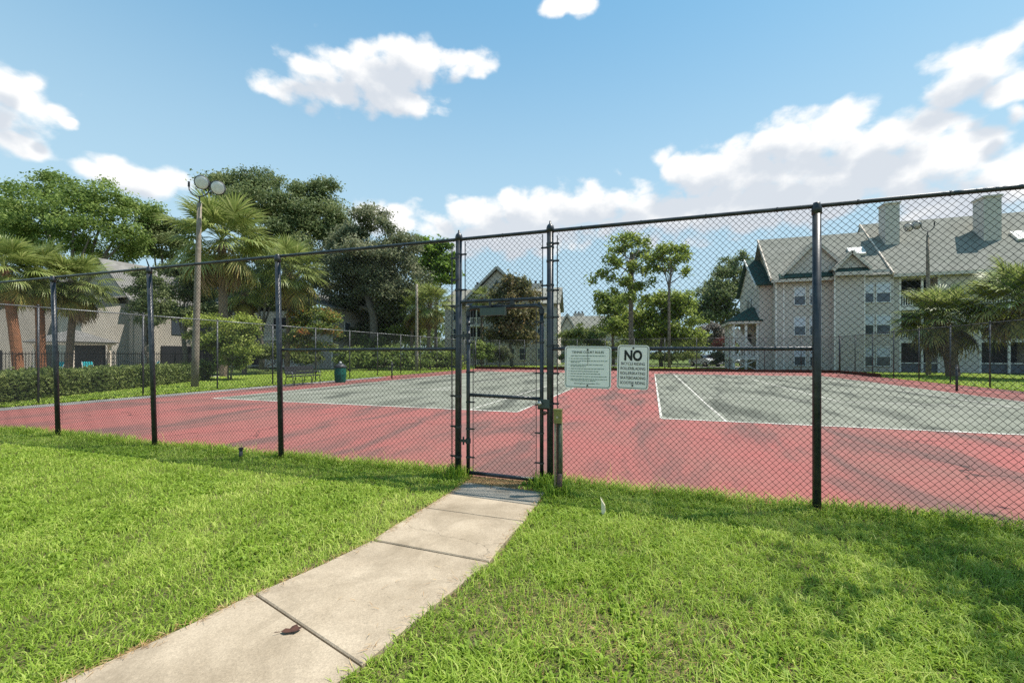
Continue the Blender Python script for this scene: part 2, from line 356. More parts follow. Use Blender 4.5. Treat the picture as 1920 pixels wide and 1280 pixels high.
M_SIDING2 = mat('cream_lap_siding', (.66, .57, .47), .85, .2, var=(.6, (.62, .53, .44), 6), extra=lap)
M_SIDING3 = mat('dull_grey_lap_siding', (.43, .39, .335), .85, .2, var=(.6, (.38, .345, .295), 6), extra=lap)
M_SIDINGT = mat('tan_lap_siding', (.38, .31, .20), .85, .2, var=(.6, (.34, .28, .18), 6), extra=lap)
def shingle(N, L, tc, colout, b):
    br = N.new('ShaderNodeTexVoronoi'); br.inputs['Scale'].default_value = 3.2; L.new(tc.outputs['Object'], br.inputs['Vector'])
    mr = N.new('ShaderNodeMapRange'); L.new(br.outputs['Color'], mr.inputs[0]); mr.inputs[3].default_value = .84; mr.inputs[4].default_value = 1.14
    s = N.new('ShaderNodeVectorMath'); s.operation = 'SCALE'; L.new(colout, s.inputs[0]); L.new(mr.outputs[0], s.inputs['Scale'])
    sp = N.new('ShaderNodeSeparateXYZ'); L.new(tc.outputs['Object'], sp.inputs[0])
    m_ = N.new('ShaderNodeMath'); m_.operation = 'MULTIPLY'; m_.inputs[1].default_value = 7; L.new(sp.outputs[2], m_.inputs[0])
    f = N.new('ShaderNodeMath'); f.operation = 'FRACT'; L.new(m_.outputs[0], f.inputs[0])
    bp = N.new('ShaderNodeBump'); bp.inputs['Strength'].default_value = .6; bp.inputs['Distance'].default_value = -.02
    L.new(f.outputs[0], bp.inputs['Height']); L.new(bp.outputs[0], b.inputs['Normal'])
    return s.outputs[0]
M_ROOF = mat('grey_green_shingle', (.205, .205, .172), .92, .15, var=(.8, (.245, .24, .205), 8), extra=shingle)
M_ROOFG = mat('dark_green_shingle', (.04, .075, .06), .92, .15, var=(1.5, (.055, .09, .075), 8), extra=shingle)
M_ROOFL = mat('weathered_grey_shingle', (.185, .175, .16), .92, .15, var=(.8, (.225, .215, .20), 8), extra=shingle)
# foliage
def leafmat(name, a, b, c, tr=.44): return mat(name, b, .55, .28, tint=(a, b, c), trans=tr)
L_OAK = leafmat('laurel_oak_leaves', (.105, .16, .038), (.205, .285, .068), (.34, .41, .115))
L_LIVE = leafmat('live_oak_leaves', (.095, .13, .05), (.185, .23, .09), (.33, .36, .165))
L_MOSS = leafmat('moss_hung_oak_leaves', (.10, .12, .065), (.195, .22, .115), (.40, .39, .25))
L_PINE = leafmat('yellow_green_leaves', (.14, .195, .035), (.29, .36, .075), (.47, .50, .135))
L_PINE2 = leafmat('bright_pine_needles', (.10, .17, .02), (.20, .31, .045), (.32, .43, .08))
L_SHRUB = leafmat('lime_shrub_leaves', (.11, .165, .035), (.24, .32, .075), (.42, .49, .14))
L_LIME = leafmat('yellow_green_shrub_leaves', (.16, .21, .035), (.34, .40, .08), (.54, .58, .16))
L_HEDGE = leafmat('hedge_leaves', (.085, .125, .036), (.20, .25, .068), (.41, .45, .145))
L_MAGN = leafmat('bronze_magnolia_leaves', (.08, .10, .04), (.19, .18, .075), (.34, .24, .115))
L_IXORA = leafmat('red_tipped_leaves', (.09, .14, .03), (.25, .31, .08), (.52, .16, .06))
L_RED = leafmat('red_leaves', (.08, .022, .018), (.16, .045, .036), (.22, .08, .06))
L_PALE = leafmat('pale_blossom', (.16, .15, .12), (.30, .27, .24), (.42, .38, .36))
L_GRASS = leafmat('lawn_blades', (.13, .21, .02), (.315, .455, .048), (.58, .63, .17), .46)
L_FRONDG = mat('palm_frond_green', (.13, .19, .045), .45, .35, tint=((.11, .16, .038), (.25, .30, .085), (.44, .45, .18)), trans=.36)
L_FRONDO = mat('palm_frond_ageing', (.28, .23, .07), .55, .3, tint=((.14, .165, .04), (.30, .28, .085), (.42, .30, .09)), trans=.3)
L_FRONDD = mat('palm_frond_dead', (.25, .17, .09), .7, .2, tint=((.13, .08, .04), (.22, .15, .08), (.34, .26, .15)), trans=.1)
M_BARK = mat('grey_oak_bark', (.13, .115, .095), .95, .1, var=(4, (.22, .20, .17)), bump=(12, .8, .03))
M_BARKP = mat('pine_bark', (.17, .13, .10), .95, .1, var=(5, (.26, .22, .18)), bump=(12, .8, .03))
M_BARKPALE = mat('pale_stem_bark', (.30, .27, .22), .95, .1, var=(5, (.2, .17, .13)), bump=(12, .8, .03))
M_PALMT = mat('grey_palm_trunk', (.24, .19, .14), .95, .1, var=(7, (.15, .11, .08)), bump=(9, 1, .05))
M_PALMR = mat('rust_palm_trunk', (.30, .135, .075), .95, .1, var=(7, (.20, .10, .06)), bump=(9, 1, .05))

# ------------------------------------------------------------------ the ground, the court, the path
me = MB().add([(-600, -300, -.02), (600, -300, -.02), (600, 700, -.02), (-600, 700, -.02)], [(0, 1, 2, 3)]).mesh('ground')
tag(link('ground', me, M_LAWN), kind='structure')
me = MB().add([(-14, -4, -.006), (8, -4, -.006), (8, 4.95, -.006), (-14, 4.95, -.006)], [(0, 1, 2, 3)]).mesh('lawn_ground')
tag(link('lawn_ground', me, M_SOIL), kind='structure')
CX0, CX1, CY0, CY1 = -17.45, 14.35, 4.86, 40.7
def sheet(name, x0, x1, y0, y1, z, m, parent=None):
    return link(name, MB().add([(x0,y0,z),(x1,y0,z),(x1,y1,z),(x0,y1,z)], [(0,1,2,3)]).mesh(name), m, parent)
court = tag(sheet('court_surface', CX0, CX1, CY0, CY1, .006, M_RED), kind='structure')
sheet('asphalt_margin', CX0 + .002, -16.55, CY0 + .01, 24, .010, M_ASPH, court)
BASE, NETY, FARB = 10.55, 22.435, 34.32
def draw_court(x0):
    x1 = x0 + 10.97
    sheet('playing_area', x0, x1, BASE, FARB, .010, M_GREEN, court)
    z = .014; w = .05
    def ln(a, b, c, d): sheet('painted_line', a, b, c, d, z, M_LINE, court)
    ln(x0, x1, BASE - w, BASE + w); ln(x0, x1, FARB - w, FARB + w)
    for x in (x0, x0 + 1.37, x1 - 1.37, x1): ln(x - .03, x + .03, BASE + w + .001, FARB - w - .001)
    for y in (NETY - 6.4, NETY + 6.4): ln(x0 + 1.401, x1 - 1.401, y - .03, y + .03)
    xm = (x0 + x1) / 2
    ln(xm - .03, xm + .03, NETY - 6.369, NETY + 6.369)
    ln(xm - .05, xm + .05, BASE + w + .001, BASE + w + .1); ln(xm - .05, xm + .05, FARB - w - .1, FARB - w - .001)
draw_court(-3.34 - 10.97); draw_court(.21)
M_REDD = mat('mildewed_red_paint', (.19, .075, .062), .92, .15, var=(.9, (.27, .095, .085), 7), extra=court_extra((.10, .075, .065)), bump=(160, .25, .003))
sheet('mildewed_margin', -16.548, -14.36, 13.5, CY1 - .02, .008, M_REDD, court); sheet('mildewed_margin', 11.24, 12.6, 15, 36, .008, M_REDD, court)
tag(sheet('pool_deck', -52, -24.5, 3, 21.5, .012, M_DECK), kind='structure')
tag(sheet('driveway', -12, 60, 52.5, 59.5, .012, M_ASPH), kind='structure')

# path: slabs with open joints between them
path = thing('path', None, None); tag(path, kind='structure')
JL = [(-2.06, 4.52), (-2.08, 4.10), (-2.10, 3.645), (-2.14, 2.88), (-2.36, 2.005), (-2.60, 1.05), (-3.05, .1), (-3.8, -.9)]
JR = [(-1.10, 4.46), (-1.09, 4.045), (-1.09, 3.625), (-1.115, 2.84), (-1.33, 1.705), (-1.60, .70), (-2.1, -.3), (-2.9, -1.4)]
for i in range(len(JL) - 1):
    g = .006
    a, b, c, d = [Vector((*p, 0)) for p in (JL[i], JL[i+1], JR[i+1], JR[i])]
    v1 = (b - a).normalized() * g; v2 = (c - d).normalized() * g
    a += v1; b -= v1; d += v2; c -= v2
    def lerp_edge(p, q, n, bow):
        return [p.lerp(q, k / n) + Vector((bow * math.sin(math.pi * k / n), 0, 0)) for k in range(n + 1)]
    ed = lerp_edge(a, b, 4, -.01 if i < 3 else .02) + lerp_edge(c, d, 4, -.01)
    cen = sum(ed, Vector()) / len(ed); zt = .030 + R.uniform(-.003, .003)
    top = [p + (cen - p).normalized() * .010 + Vector((0, 0, zt)) for p in ed]
    mid = [p + Vector((0, 0, zt - .008)) for p in ed]; bot = [p + Vector((0, 0, -.05)) for p in ed]
    k = len(ed); vs_ = top + mid + bot
    fs_ = [tuple(range(k))] + [(j, j + k, (j+1) % k + k, (j+1) % k) for j in range(k)] + [(j+k, j + 2*k, (j+1) % k + 2*k, (j+1) % k + k) for j in range(k)]
    link('slab', MB().add(vs_, fs_).mesh('slab'), M_CONC2 if i == 0 else M_CONC, path)

# ------------------------------------------------------------------ chain-link fences
FY = 4.8; RAILZ = 2.95; PIT = .0629
def link_mesh(name, w, h, r=.0021, pit=PIT):
    hp = pit / 2; nw = int(round(w / hp)); ns = int(round(h / hp))
    hx = w / nw; hz = h / ns
    i = np.arange(nw)[:, None]; k = np.arange(ns + 1)[None, :]
    # odd knots of one wire hook into the next one
    par = (k + i) % 2
    x = i * hx + par * hx + (par * 2 - 1) * r * .6
    z = np.broadcast_to(k * hz, x.shape)
    y = np.where(par == 1, r, -r) * .9 * np.ones_like(x)
    jit = np.random.default_rng(3)
    P = np.stack([x, y, z], -1) + jit.normal(0, .0012, (nw, ns + 1, 3)) * np.array([1, .8, 1])
    P[..., 0] += .006 * np.sin(P[..., 2] * 3.1 + P[..., 0] * 1.7) * np.sin(P[..., 0] * np.pi / w)
    P[..., 1] += .012 * np.sin(P[..., 2] * 2.3 + 1) * np.sin(P[..., 0] * 2.9) + .006 * np.sin(P[..., 0] * 9 + P[..., 2] * 7)
    off = np.array([(r * 1.35, 0, 0), (0, r, 0), (-r * 1.35, 0, 0), (0, -r, 0)])
    V = (P[:, :, None, :] + off).reshape(-1, 3)
    wi = np.arange(nw)[:, None, None]; si = np.arange(ns)[None, :, None]; c = np.arange(4)[None, None, :]
    b0 = (wi * (ns + 1) + si) * 4
    Fq = np.stack([b0 + c, b0 + (c + 1) % 4, b0 + 4 + (c + 1) % 4, b0 + 4 + c], -1).reshape(-1, 4)
    return npmesh(name, V, Fq)
PANEL_W = 2.72
panel = link_mesh('chain_link_mesh', PANEL_W, 2.88); panel.materials.append(M_WIRE)
panel_far = link_mesh('chain_link_mesh', 2.83, 2.88, .0019); panel_far.materials.append(M_WIREG)

def post_mb(r, h, cap=True):
    m = MB(); m.tube([(0, 0, -.1), (0, 0, h)], r, 14)
    if cap: m.lathe((0, 0, h), [(r * 1.16, -.05), (r * 1.16, .0), (r * .95, .03), (r * .5, .05), (r * .32, .055), (r * .30, .085)], 14)
    return m
line_post = post_mb(.0365, RAILZ - .03, False)
line_post.lathe((0, 0, RAILZ), [(.043, -.09), (.043, -.03), (.03, .0), (.03, .02)], 14)
line_post_me = line_post.mesh('post', True)
term_post_me = post_mb(.040, RAILZ + .03).mesh('post', True)
for me_ in (line_post_me, term_post_me): me_.materials.append(M_BLACK)

def rail(parent, a, b, r=.021, m=M_BLACK, name='top_rail'):
    mb = MB(); mb.tube([a, b], r, 10)
    L_ = (Vector(b) - Vector(a)).length; n = max(1, int(L_ / .6))
    for k in range(n):                                 # wire ties
        p = Vector(a).lerp(Vector(b), (k + .5) / n); d = (Vector(b) - Vector(a)).normalized() * .006
        mb.tube([p - d, p + d], r * 1.22, 8)
    return mb.build(name, m, parent, smooth=False)

def bands(parent, x, x2, y, zs, m=M_BLACK):            # tension bar beside a terminal post and its clamps
    mb = MB(); mb.bar((x2, y, .08), (x2, y, RAILZ - .06), .016, .008); mb.build('tension_bar', m, parent)
    for z in zs:
        b = MB(); b.tube([(x, y, z - .012), (x, y, z + .012)], .046, 12); b.bar((x, y, z), (x2 + (.02 if x2 > x else -.02), y, z), .014, .022)
        b.tube([(x2, y - .03, z), (x2, y + .03, z)], .006, 6); b.build('brace_band', m, parent)

def front_run(name, label, xs, leans, term):
    f = thing(name, label, 'fence', (xs[0], FY, 0))
    ox = xs[0]
    for i, x in enumerate(xs):
        me_ = term_post_me if i == term else line_post_me
        link('post', me_, None, f, (x - ox, -.035 if i != term else 0, 0), (0, leans[i], 0))
    for i in range(len(xs) - 1):
        x0, x1 = xs[i] - ox, xs[i+1] - ox
        l0, l1 = math.tan(leans[i]) * RAILZ, math.tan(leans[i+1]) * RAILZ
        e0 = .04 if i == term else 0; e1 = -.04 if i + 1 == term else 0
        rail(f, (x0 + l0 + e0, 0, RAILZ), (x1 + l1 + e1, 0, RAILZ))
        w = (x1 + e1 * 1.6) - (x0 + e0 * 1.6)
        sh = (l0 + l1) / 2 / 2.9
        p = link('chain_link_mesh', panel, None, f, (x0 + e0 * 1.6, .012, .065))
        p.scale = (w / PANEL_W, 1, 1)
        if abs(sh) > .001: p.rotation_euler = (0, 0, 0)
    return f
XL = [-15.7, -13.1, -10.45, -7.84, -5.13, -2.29]
leanL = [math.radians(a) for a in (-2.5, -3, -3.1, -2.7, -1.3, .2)]
XL0 = [x + .0 for x in XL]
# posts lean about their middles: shift the foot towards the lean
XLf = [x - math.tan(l) * 1.5 for x, l in zip(XL, leanL)]
fl = front_run('chain_link_fence', 'tall black chain link fence along the lawn, running from gate past four leaning posts', XLf, leanL, 5)
rail(fl, (-5.13 - XLf[0], 0, 1.585), (-2.33 - XLf[0], 0, 1.585), .021, M_BLACK, 'middle_rail')
bands(fl, XLf[5] - XLf[0], XLf[5] - XLf[0] - .085, 0, (.25, .62, 1.0, 1.36, 1.75, 2.12, 2.45, 2.72))
XR = [-1.12, 1.50, 4.22, 6.95]
fr = front_run('chain_link_fence', 'tall black chain link fence carrying two signs, beside the gate at right', XR, [0, .0, 0, 0], 0)
rail(fr, (.04, 0, 1.585), (1.50 + 1.12 - .02, 0, 1.575), .021, M_BLACK, 'middle_rail')
bands(fr, 0, .085, 0, (.95, 1.3, 1.62, 1.95, 2.26, 2.6, 2.8))

# gate between the two terminal posts
GX0, GX1 = -2.158, -1.222
g = thing('gate', 'black tubular chain link gate at the end of the concrete path', 'gate', ((GX0 + GX1) / 2, FY, 0))
ox = (GX0 + GX1) / 2; hw = (GX1 - GX0) / 2
TB = .024
mb = MB(); mb.tube([(-hw, 0, .06), (-hw, 0, 2.04)], TB, 12); mb.build('stile', M_BLACK, g, True)
mb = MB(); mb.tube([(hw, 0, .06), (hw, 0, 2.04)], TB, 12); mb.build('stile', M_BLACK, g, True)
mb = MB(); mb.tube([(-hw, 0, 2.04), (-hw + .015, 0, 2.075), (-hw + .06, 0, 2.09), (hw - .06, 0, 2.09), (hw - .015, 0, 2.075), (hw, 0, 2.04)], TB, 12); mb.build('top_bar', M_BLACK, g, True)
mb = MB(); mb.tube([(-hw, 0, .06), (hw, 0, .05)], TB, 12); mb.build('bottom_bar', M_BLACK, g, True)
mb = MB(); mb.tube([(-hw + TB, 0, 1.02), (hw - TB, 0, 1.0)], .021, 12); mb.build('middle_bar', M_BLACK, g, True)
for sx in (-1, 1):
    mb = MB(); mb.tube([(sx * hw, 0, 1.99), (sx * hw, 0, 2.05)], .031, 12); mb.build('corner_elbow', M_BLACK, g); mb = MB(); mb.lathe((sx * (hw - .03), 0, 2.10), [(.012, 0), (.02, .012), (.012, .03)], 8); mb.build('corner_bolt', M_BLACK, g)
    mb = MB(); mb.bar((sx * (hw - .065), 0, .08), (sx * (hw - .065), 0, 2.06), .012, .006); mb.build('tension_bar', M_BLACK, g)
    for z in (.25, .60, .93, 1.3, 1.66, 1.9):
        mb = MB(); mb.tube([(sx * hw, 0, z - .01), (sx * hw, 0, z + .01)], .030, 10); mb.bar((sx * hw, 0, z), (sx * (hw - .085), 0, z), .012, .018); mb.build('clamp', M_BLACK, g)
link('chain_link_mesh', link_mesh('chain_link_mesh', 2 * hw - .13, 1.98), M_WIRE, g, (-hw + .065, 0, .08))
for z in (.45, 1.75):
    mb = MB(); mb.tube([(-hw, 0, z - .03), (-hw, 0, z + .03)], .033, 10); mb.bar((-hw, -.01, z), (-hw - .12, -.01, z), .02, .035); mb.tube([(-hw - .06, -.01, z - .05), (-hw - .06, -.01, z + .05)], .012, 8)
    mb.build('hinge', M_BLACK, g)
mb = MB(); mb.box(-hw + .19, -hw + .50, -.085, -.035, 1.985, 2.075); mb.box(-hw + .50, -hw + .512, -.09, -.03, 1.98, 2.08); cl = mb.build('gate_closer', M_GREYGRN, g)
mb = MB(); mb.bar((-hw + .26, -.05, 2.1), (-hw + .60, -.02, 2.145), .022, .012); mb.bar((-hw + .31, -.05, 2.085), (-hw + .31, -.05, 2.15), .03, .03); mb.bar((-hw + .58, -.02, 2.10), (-hw + .58, -.02, 2.16), .035, .05); mb.build('closer_arm', M_DARKMETAL, cl)
mb = MB(); mb.box(hw - .035, hw + .105, -.05, -.028, .90, 1.0); lp = mb.build('lock_plate', M_GREYGRN, g)
mb = MB(); mb.tube([(hw - .005, -.05, .955), (hw - .005, -.075, .955)], .022, 16); mb.tube([(hw - .005, -.07, .955), (hw - .005, -.105, .955)], [.030, .024], 16); mb.build('knob', M_STEEL, lp, True)
mb = MB(); mb.tube([(hw + .05, -.045, .845), (hw + .05, -.075, .845)], .024, 16); mb.bar((hw - .04, -.03, .89), (hw + .09, -.03, .89), .014, .02); mb.build('latch', M_RUST, lp, True)

# transom panel above the gate
t = thing('transom_panel', 'black mesh panel between the gate top and the fence top', 'fence panel', (-1.705, FY, 2.1))
rail(t, (-.545, 0, RAILZ - 2.1), (.545, 0, RAILZ - 2.1)); rail(t, (-.545, 0, .07), (.545, 0, .07), .021, M_BLACK, 'bottom_rail')
link('chain_link_mesh', link_mesh('chain_link_mesh', .98, .76), M_WIRE, t, (-.49, .01, .08))
for sx in (-1, 1):
    mb = MB(); mb.bar((sx * .495, 0, .03), (sx * .495, 0, .82), .014, .008); mb.build('tension_bar', M_BLACK, t)
    for z in (.22, .66):
        mb = MB(); mb.tube([(sx * .585, 0, z - .012), (sx * .585, 0, z + .012)], .047, 12); mb.bar((sx * .585, 0, z), (sx * .475, 0, z), .014, .02); mb.build('brace_band', M_BLACK, t)

# the three far sides of the court
def far_run(label, p0, p1, n, grey=True):
    f = thing('chain_link_fence', label, 'fence', (*p0, 0))
    d = Vector((p1[0] - p0[0], p1[1] - p0[1], 0)); L_ = d.length; u = d / L_
    rz = math.atan2(u.y, u.x); f.rotation_euler = (0, 0, rz)
    pm = M_GALVD
    for i in range(n + 1):
        mb = MB(); r_ = .03 if 0 < i < n else .038
        mb.tube([(0, 0, -.1), (0, 0, 2.97)], r_, 8); mb.lathe((0, 0, 2.97), [(r_ * 1.2, 0), (r_, .03), (r_ * .4, .05)], 8)
        mb.build('post', pm, f, True, loc=(L_ * i / n, 0, 0))
    for i in range(n):
        mb = MB(); mb.tube([(L_ * i / n, 0, 2.94), (L_ * (i + 1) / n, 0, 2.94)], .018, 8); mb.build('top_rail', pm if not grey else M_GALV, f, True)
        o = link('chain_link_mesh', panel_far, None, f, (L_ * i / n, .02, .05)); o.scale = (L_ / n / 2.83, 1, 1)
    return f
far_run('grey chain link fence along the left side of the court, in front of the hedge', (CX0 - .1, 4.85), (CX0 - .1, 40.8), 13)
far_run('dark chain link fence across the far end of the court', (CX0 - .1, 40.95), (CX1 + .1, 40.95), 12, False)
far_run('dark chain link fence along the right side of the court, before the palms', (CX1 + .1, 40.8), (CX1 + .1, 6.2), 13, False)
tb = thing('timber_edging', 'low red brown timber boards edging the far end of the court', 'edging', (0, 40.8, 0))
for i in range(8):
    x0 = CX0 + (CX1 - CX0) * i / 8
    MB((0, 40.8, 0)).box(x0 + .005, x0 + (CX1 - CX0) / 8 - .005, 40.72, 40.80, -.03, .22 + .02 * (i % 3)).build('board', M_TIMBER, tb)
for i in range(2):
    MB((0, 40.8, 0)).box(CX1 - .01, CX1 + .06, 34.3 + i * 3.2, 37.48 + i * 3.2, -.03, .24 - .015 * i).build('board', M_TIMBER, tb)

# ------------------------------------------------------------------ the two signs
def rounded(w, h, r, n=6):
    pts = []
    for cx, cz, a0 in ((w/2-r, h/2-r, 0), (-w/2+r, h/2-r, 90), (-w/2+r, -h/2+r, 180), (w/2-r, -h/2+r, 270)):
        for k in range(n + 1):
            a = math.radians(a0 + 90 * k / n); pts.append((cx + r * math.cos(a), cz + r * math.sin(a)))
    return pts
def plate(w, h, r, y0, y1):
    p = rounded(w, h, r); k = len(p)
    return MB().add([(x, y0, z) for x, z in p] + [(x, y1, z) for x, z in p],
                    [tuple(range(k - 1, -1, -1)), tuple(range(k, 2 * k))] + [(i, (i+1) % k, (i+1) % k + k, i + k) for i in range(k)])
def ring(w, h, r, t, y):
    a = rounded(w, h, r); b = rounded(w - 2*t, h - 2*t, max(.004, r - t)); k = len(a)
    return MB().add([(x, y, z) for x, z in a] + [(x, y, z) for x, z in b], [(i, (i+1) % k, (i+1) % k + k, i + k) for i in range(k)])
def text(parent, s, x, z, w, h, y, m, bold=.0, align='CENTER', name='lettering'):
    cu = bpy.data.curves.new('t', 'FONT'); cu.body = s; cu.offset = bold; cu.size = 1; cu.align_x = 'LEFT'
    o = bpy.data.objects.new('t', cu); col.objects.link(o); bpy.context.view_layer.update()
    me = bpy.data.meshes.new_from_object(o.evaluated_get(bpy.context.evaluated_depsgraph_get())); bpy.data.objects.remove(o)
    co = np.empty(len(me.vertices) * 3, np.float32); me.vertices.foreach_get('co', co); co = co.reshape(-1, 3)
    mn, mx = co.min(0), co.max(0); sx = w / (mx[0] - mn[0]); sy = h / (mx[1] - mn[1])
    X = (co[:, 0] - mn[0]) * sx + (x - w / 2 if align == 'CENTER' else x); Z = (co[:, 1] - mn[1]) * sy + z
    me.vertices.foreach_set('co', np.stack([X, np.full_like(X, y), Z], -1).ravel().astype(np.float32)); me.update(); me.materials.clear()
    return link(name, me, m, parent)
def bolts(s, zs, y):
    for z in zs:
        mb = MB(); mb.tube([(0, y, z), (0, y - .006, z)], .010, 12); mb.build('bolt', M_INK, s)
SY = FY - .05
s1 = thing('rules_sign', 'square pale green sign of court rules wired to the fence', 'sign', (-.682, SY, 1.375))
s1.rotation_euler = (0, math.radians(.6), 0)
W1, H1 = .515, .470
plate(W1, H1, .035, -.002, .002).build('plate', M_SIGN, s1)
ring(W1 - .022, H1 - .022, .03, .0065, -.0035).build('border', M_INKG, s1)
text(s1, 'TENNIS COURT RULES', 0, .155, .355, .026, -.0035, M_INKG, .02)
rr = random.Random(2)
for z, x0, x1 in [(.122,-.19,.19),(.092,-.19,.03),(.066,-.19,.21),(.050,-.19,-.09),(.022,-.19,.165),(.005,-.19,-.02),(-.022,-.19,.185),(-.050,-.19,.115),(-.078,-.19,.145),(-.108,-.19,.205),(-.138,-.19,.21),(-.154,-.19,.09)]:
    mb = MB(); x = x0                                   # print too small to read: rows of word-long strokes
    if z not in (.122, .05, .005, -.154): mb.add([(x0-.021, -.0035, z), (x0-.015, -.0035, z), (x0-.015, -.0035, z+.011), (x0-.021, -.0035, z+.011)], [(0,1,2,3)])
    while x < x1:
        w = min(rr.uniform(.012, .04), x1 - x + .004)
        mb.add([(x, -.0035, z), (x + w, -.0035, z), (x + w, -.0035, z + .0085), (x, -.0035, z + .0085)], [(0,1,2,3)]); x += w + .006
    mb.build('printed_line', M_INKF, s1)
text(s1, 'Emergency Number 911', -.005, -.193, .28, .019, -.0035, M_INKG, .012)
bolts(s1, (.197, -.203), -.002)
mb = MB(); mb.tube([(0, -.006, .19), (.002, -.006, .03)], .0014, 5); mb.build('hanging_wire', M_INK, s1)
s2 = thing('warning_sign', 'narrow white sign with large black NO, wired to fence beside the square sign', 'sign', (-.195, SY, 1.380))
s2.rotation_euler = (0, math.radians(1.6), 0)
W2, H2 = .330, .478
plate(W2, H2, .035, -.002, .002).build('plate', M_SIGNW, s2)
ring(W2 - .022, H2 - .022, .03, .0065, -.0035).build('border', M_INKG, s2)
text(s2, 'NO', .0, .068, .185, .118, -.0035, M_INK, .045)
for s_, z, w in (('BICYCLE RIDING', .022, .245), ('ROLLERBLADING', -.029, .258), ('ROLLERSKATING', -.081, .258), ('SKATEBOARDING', -.131, .262), ('SCOOTER RIDING', -.184, .262)):
    text(s2, s_, 0, z, w, .031, -.0035, M_INK, .012)
bolts(s2, (.205, -.198), -.002)

# ------------------------------------------------------------------ lock box post, stake, pipe stub, leaf
kx, ky = -.945, 4.42
k = thing('lock_box_post', 'olive lock box on a weathered narrow post beside the gate', 'lock box', (kx, ky, 0))
mb = MB(); mb.box(-.042, .040, -.03, .03, .79, .925); mb.box(-.046, .044, -.034, .034, .925, .94); mb.build('lock_box', M_OLIVE, k)
mb = MB(); mb.tube([(-.003, -.03, .855), (-.003, -.036, .855)], .012, 14); mb.build('keyhole', M_STEEL, k)
mb = MB(); mb.tube([(-.032, 0, -.05), (-.032, 0, .79)], .013, 10); mb.build('conduit', M_BEIGE, k, True)
mb = MB(); mb.box(-.018, .012, .0, .02, -.05, .79); mb.build('channel', M_RUST, k)
mb = MB(); mb.tube([(.022, -.004, .12), (.021, -.004, .79)], .017, 10); mb.build('pipe', M_GRNPIPE, k, True)
mb = MB(); mb.tube([(.040, .01, .2), (.040, .01, .80)], .008, 8); mb.build('thin_conduit', M_BEIGE, k, True)
mb = MB(); mb.tube([(.016, -.004, -.05), (.016, -.004, .26)], .030, 12); mb.build('foot_sleeve', M_RUST, k, True)
sk = thing('wooden_stake', 'short broken pale wooden stake stuck in the grass', 'stake', (-.43, 4.03, 0))
mb = MB(); mb.add([(-.016,-.008,-.03),(.020,-.008,-.03),(.020,.008,-.03),(-.016,.008,-.03),(-.022,-.008,.155),(.014,-.008,.11),(.014,.008,.11),(-.022,.008,.155),(-.030,0,.185)],
    [(0,1,5,4),(1,2,6,5),(2,3,7,6),(3,0,4,7),(4,5,8),(5,6,8),(6,7,8),(7,4,8)]); mb.build('stick', M_STAKE, sk)
ps = thing('sprinkler_riser', 'short black sprinkler riser poking from the grass near the fence', 'sprinkler', (-5.70, 4.62, 0))
mb = MB(); mb.tube([(0, 0, -.05), (.004, 0, .13)], .024, 10); mb.build('pipe', M_DARKMETAL, ps, True)
mb = MB(); mb.tube([(.004, 0, .13), (.005, 0, .16)], [.034, .030], 10); mb.build('cap', M_IRON, ps)
lf = thing('dead_leaf', 'curled dark brown dead leaf lying on the concrete path', 'leaf', (-1.84, 1.78, .032), .5)
vs_ = []; fs_ = []
out = [(-.05,0),(-.03,.018),(-.008,.016),(.0,.03),(.022,.036),(.036,.018),(.055,.012),(.045,-.006),(.03,-.022),(.008,-.018),(-.02,-.02)]
vs_ = [(0, 0, .012)] + [(x, y, .004 + .35 * abs(y) + .1 * abs(x)) for x, y in out]
fs_ = [(0, i + 1, (i + 1) % len(out) + 1) for i in range(len(out))]
MB().add(vs_, fs_).build('blade', M_DEADLEAF, lf)
MB().tube([(-.05, 0, .008), (-.075, -.012, .016)], .0018, 5).build('stalk', M_DEADLEAF, lf)

# ------------------------------------------------------------------ net posts, bench, bin, light poles
NP = [(-15.22, 'dark net post on the far left court, left of the trash bin'), (-2.43, 'dark net post on the left court, hidden behind the rules sign'),
      (-.70, 'dark net post of the right court, hidden behind the NO sign'), (12.0, 'dark net post on the right court, in front of the palm trunk')]
NP[0] = (-15.22, 'dark net post on the left court, just right of the trash bin')
for x, lab in NP:
    n_ = thing('net_post', lab, 'net post', (x, NETY, 0), 0, 'net posts without nets')
    mb = MB(); mb.tube([(0, 0, -.05), (0, 0, 1.05)], .042, 12); mb.build('pole', M_DARKMETAL, n_, True)
    mb = MB(); mb.lathe((0, 0, 1.05), [(.05, -.03), (.05, .0), (.03, .03)], 12); mb.build('cap', M_DARKMETAL, n_)
    mb = MB(); mb.box(.04, .09, -.03, .03, .80, .92); mb.tube([(.07, -.05, .86), (.07, .05, .86)], .012, 8); mb.build('winch', M_DARKMETAL, n_)

bn = thing('park_bench', 'dark slatted metal bench at the left edge of the court', 'bench', (-16.55, 16.75, 0))
for y in (-.86, -.30, .30, .86):
    mb = MB(); mb.tube([(.30, y, 0), (.28, y, .43), (-.12, y, .44), (-.24, y, .90)], .018, 6); mb.tube([(-.12, y, .44), (-.22, y, 0)], .018, 6); mb.build('leg', M_DARKMETAL, bn)
for i in range(5):
    mb = MB(); mb.box(-.12 + i * .085, -.05 + i * .085, -.9, .9, .45, .475); mb.build('seat_slat', M_DARKMETAL, bn)
for i in range(5):
    z = .52 + i * .085; x = -.135 - (z - .45) * .25
    mb = MB(); mb.box(x - .012, x + .012, -.9, .9, z, z + .07); mb.build('back_slat', M_DARKMETAL, bn)
for y in (-.88, .88):
    mb = MB(); mb.tube([(-.17, y, .65), (.22, y, .66), (.28, y, .62), (.28, y, .44)], .017, 6); mb.build('armrest', M_GALV, bn)

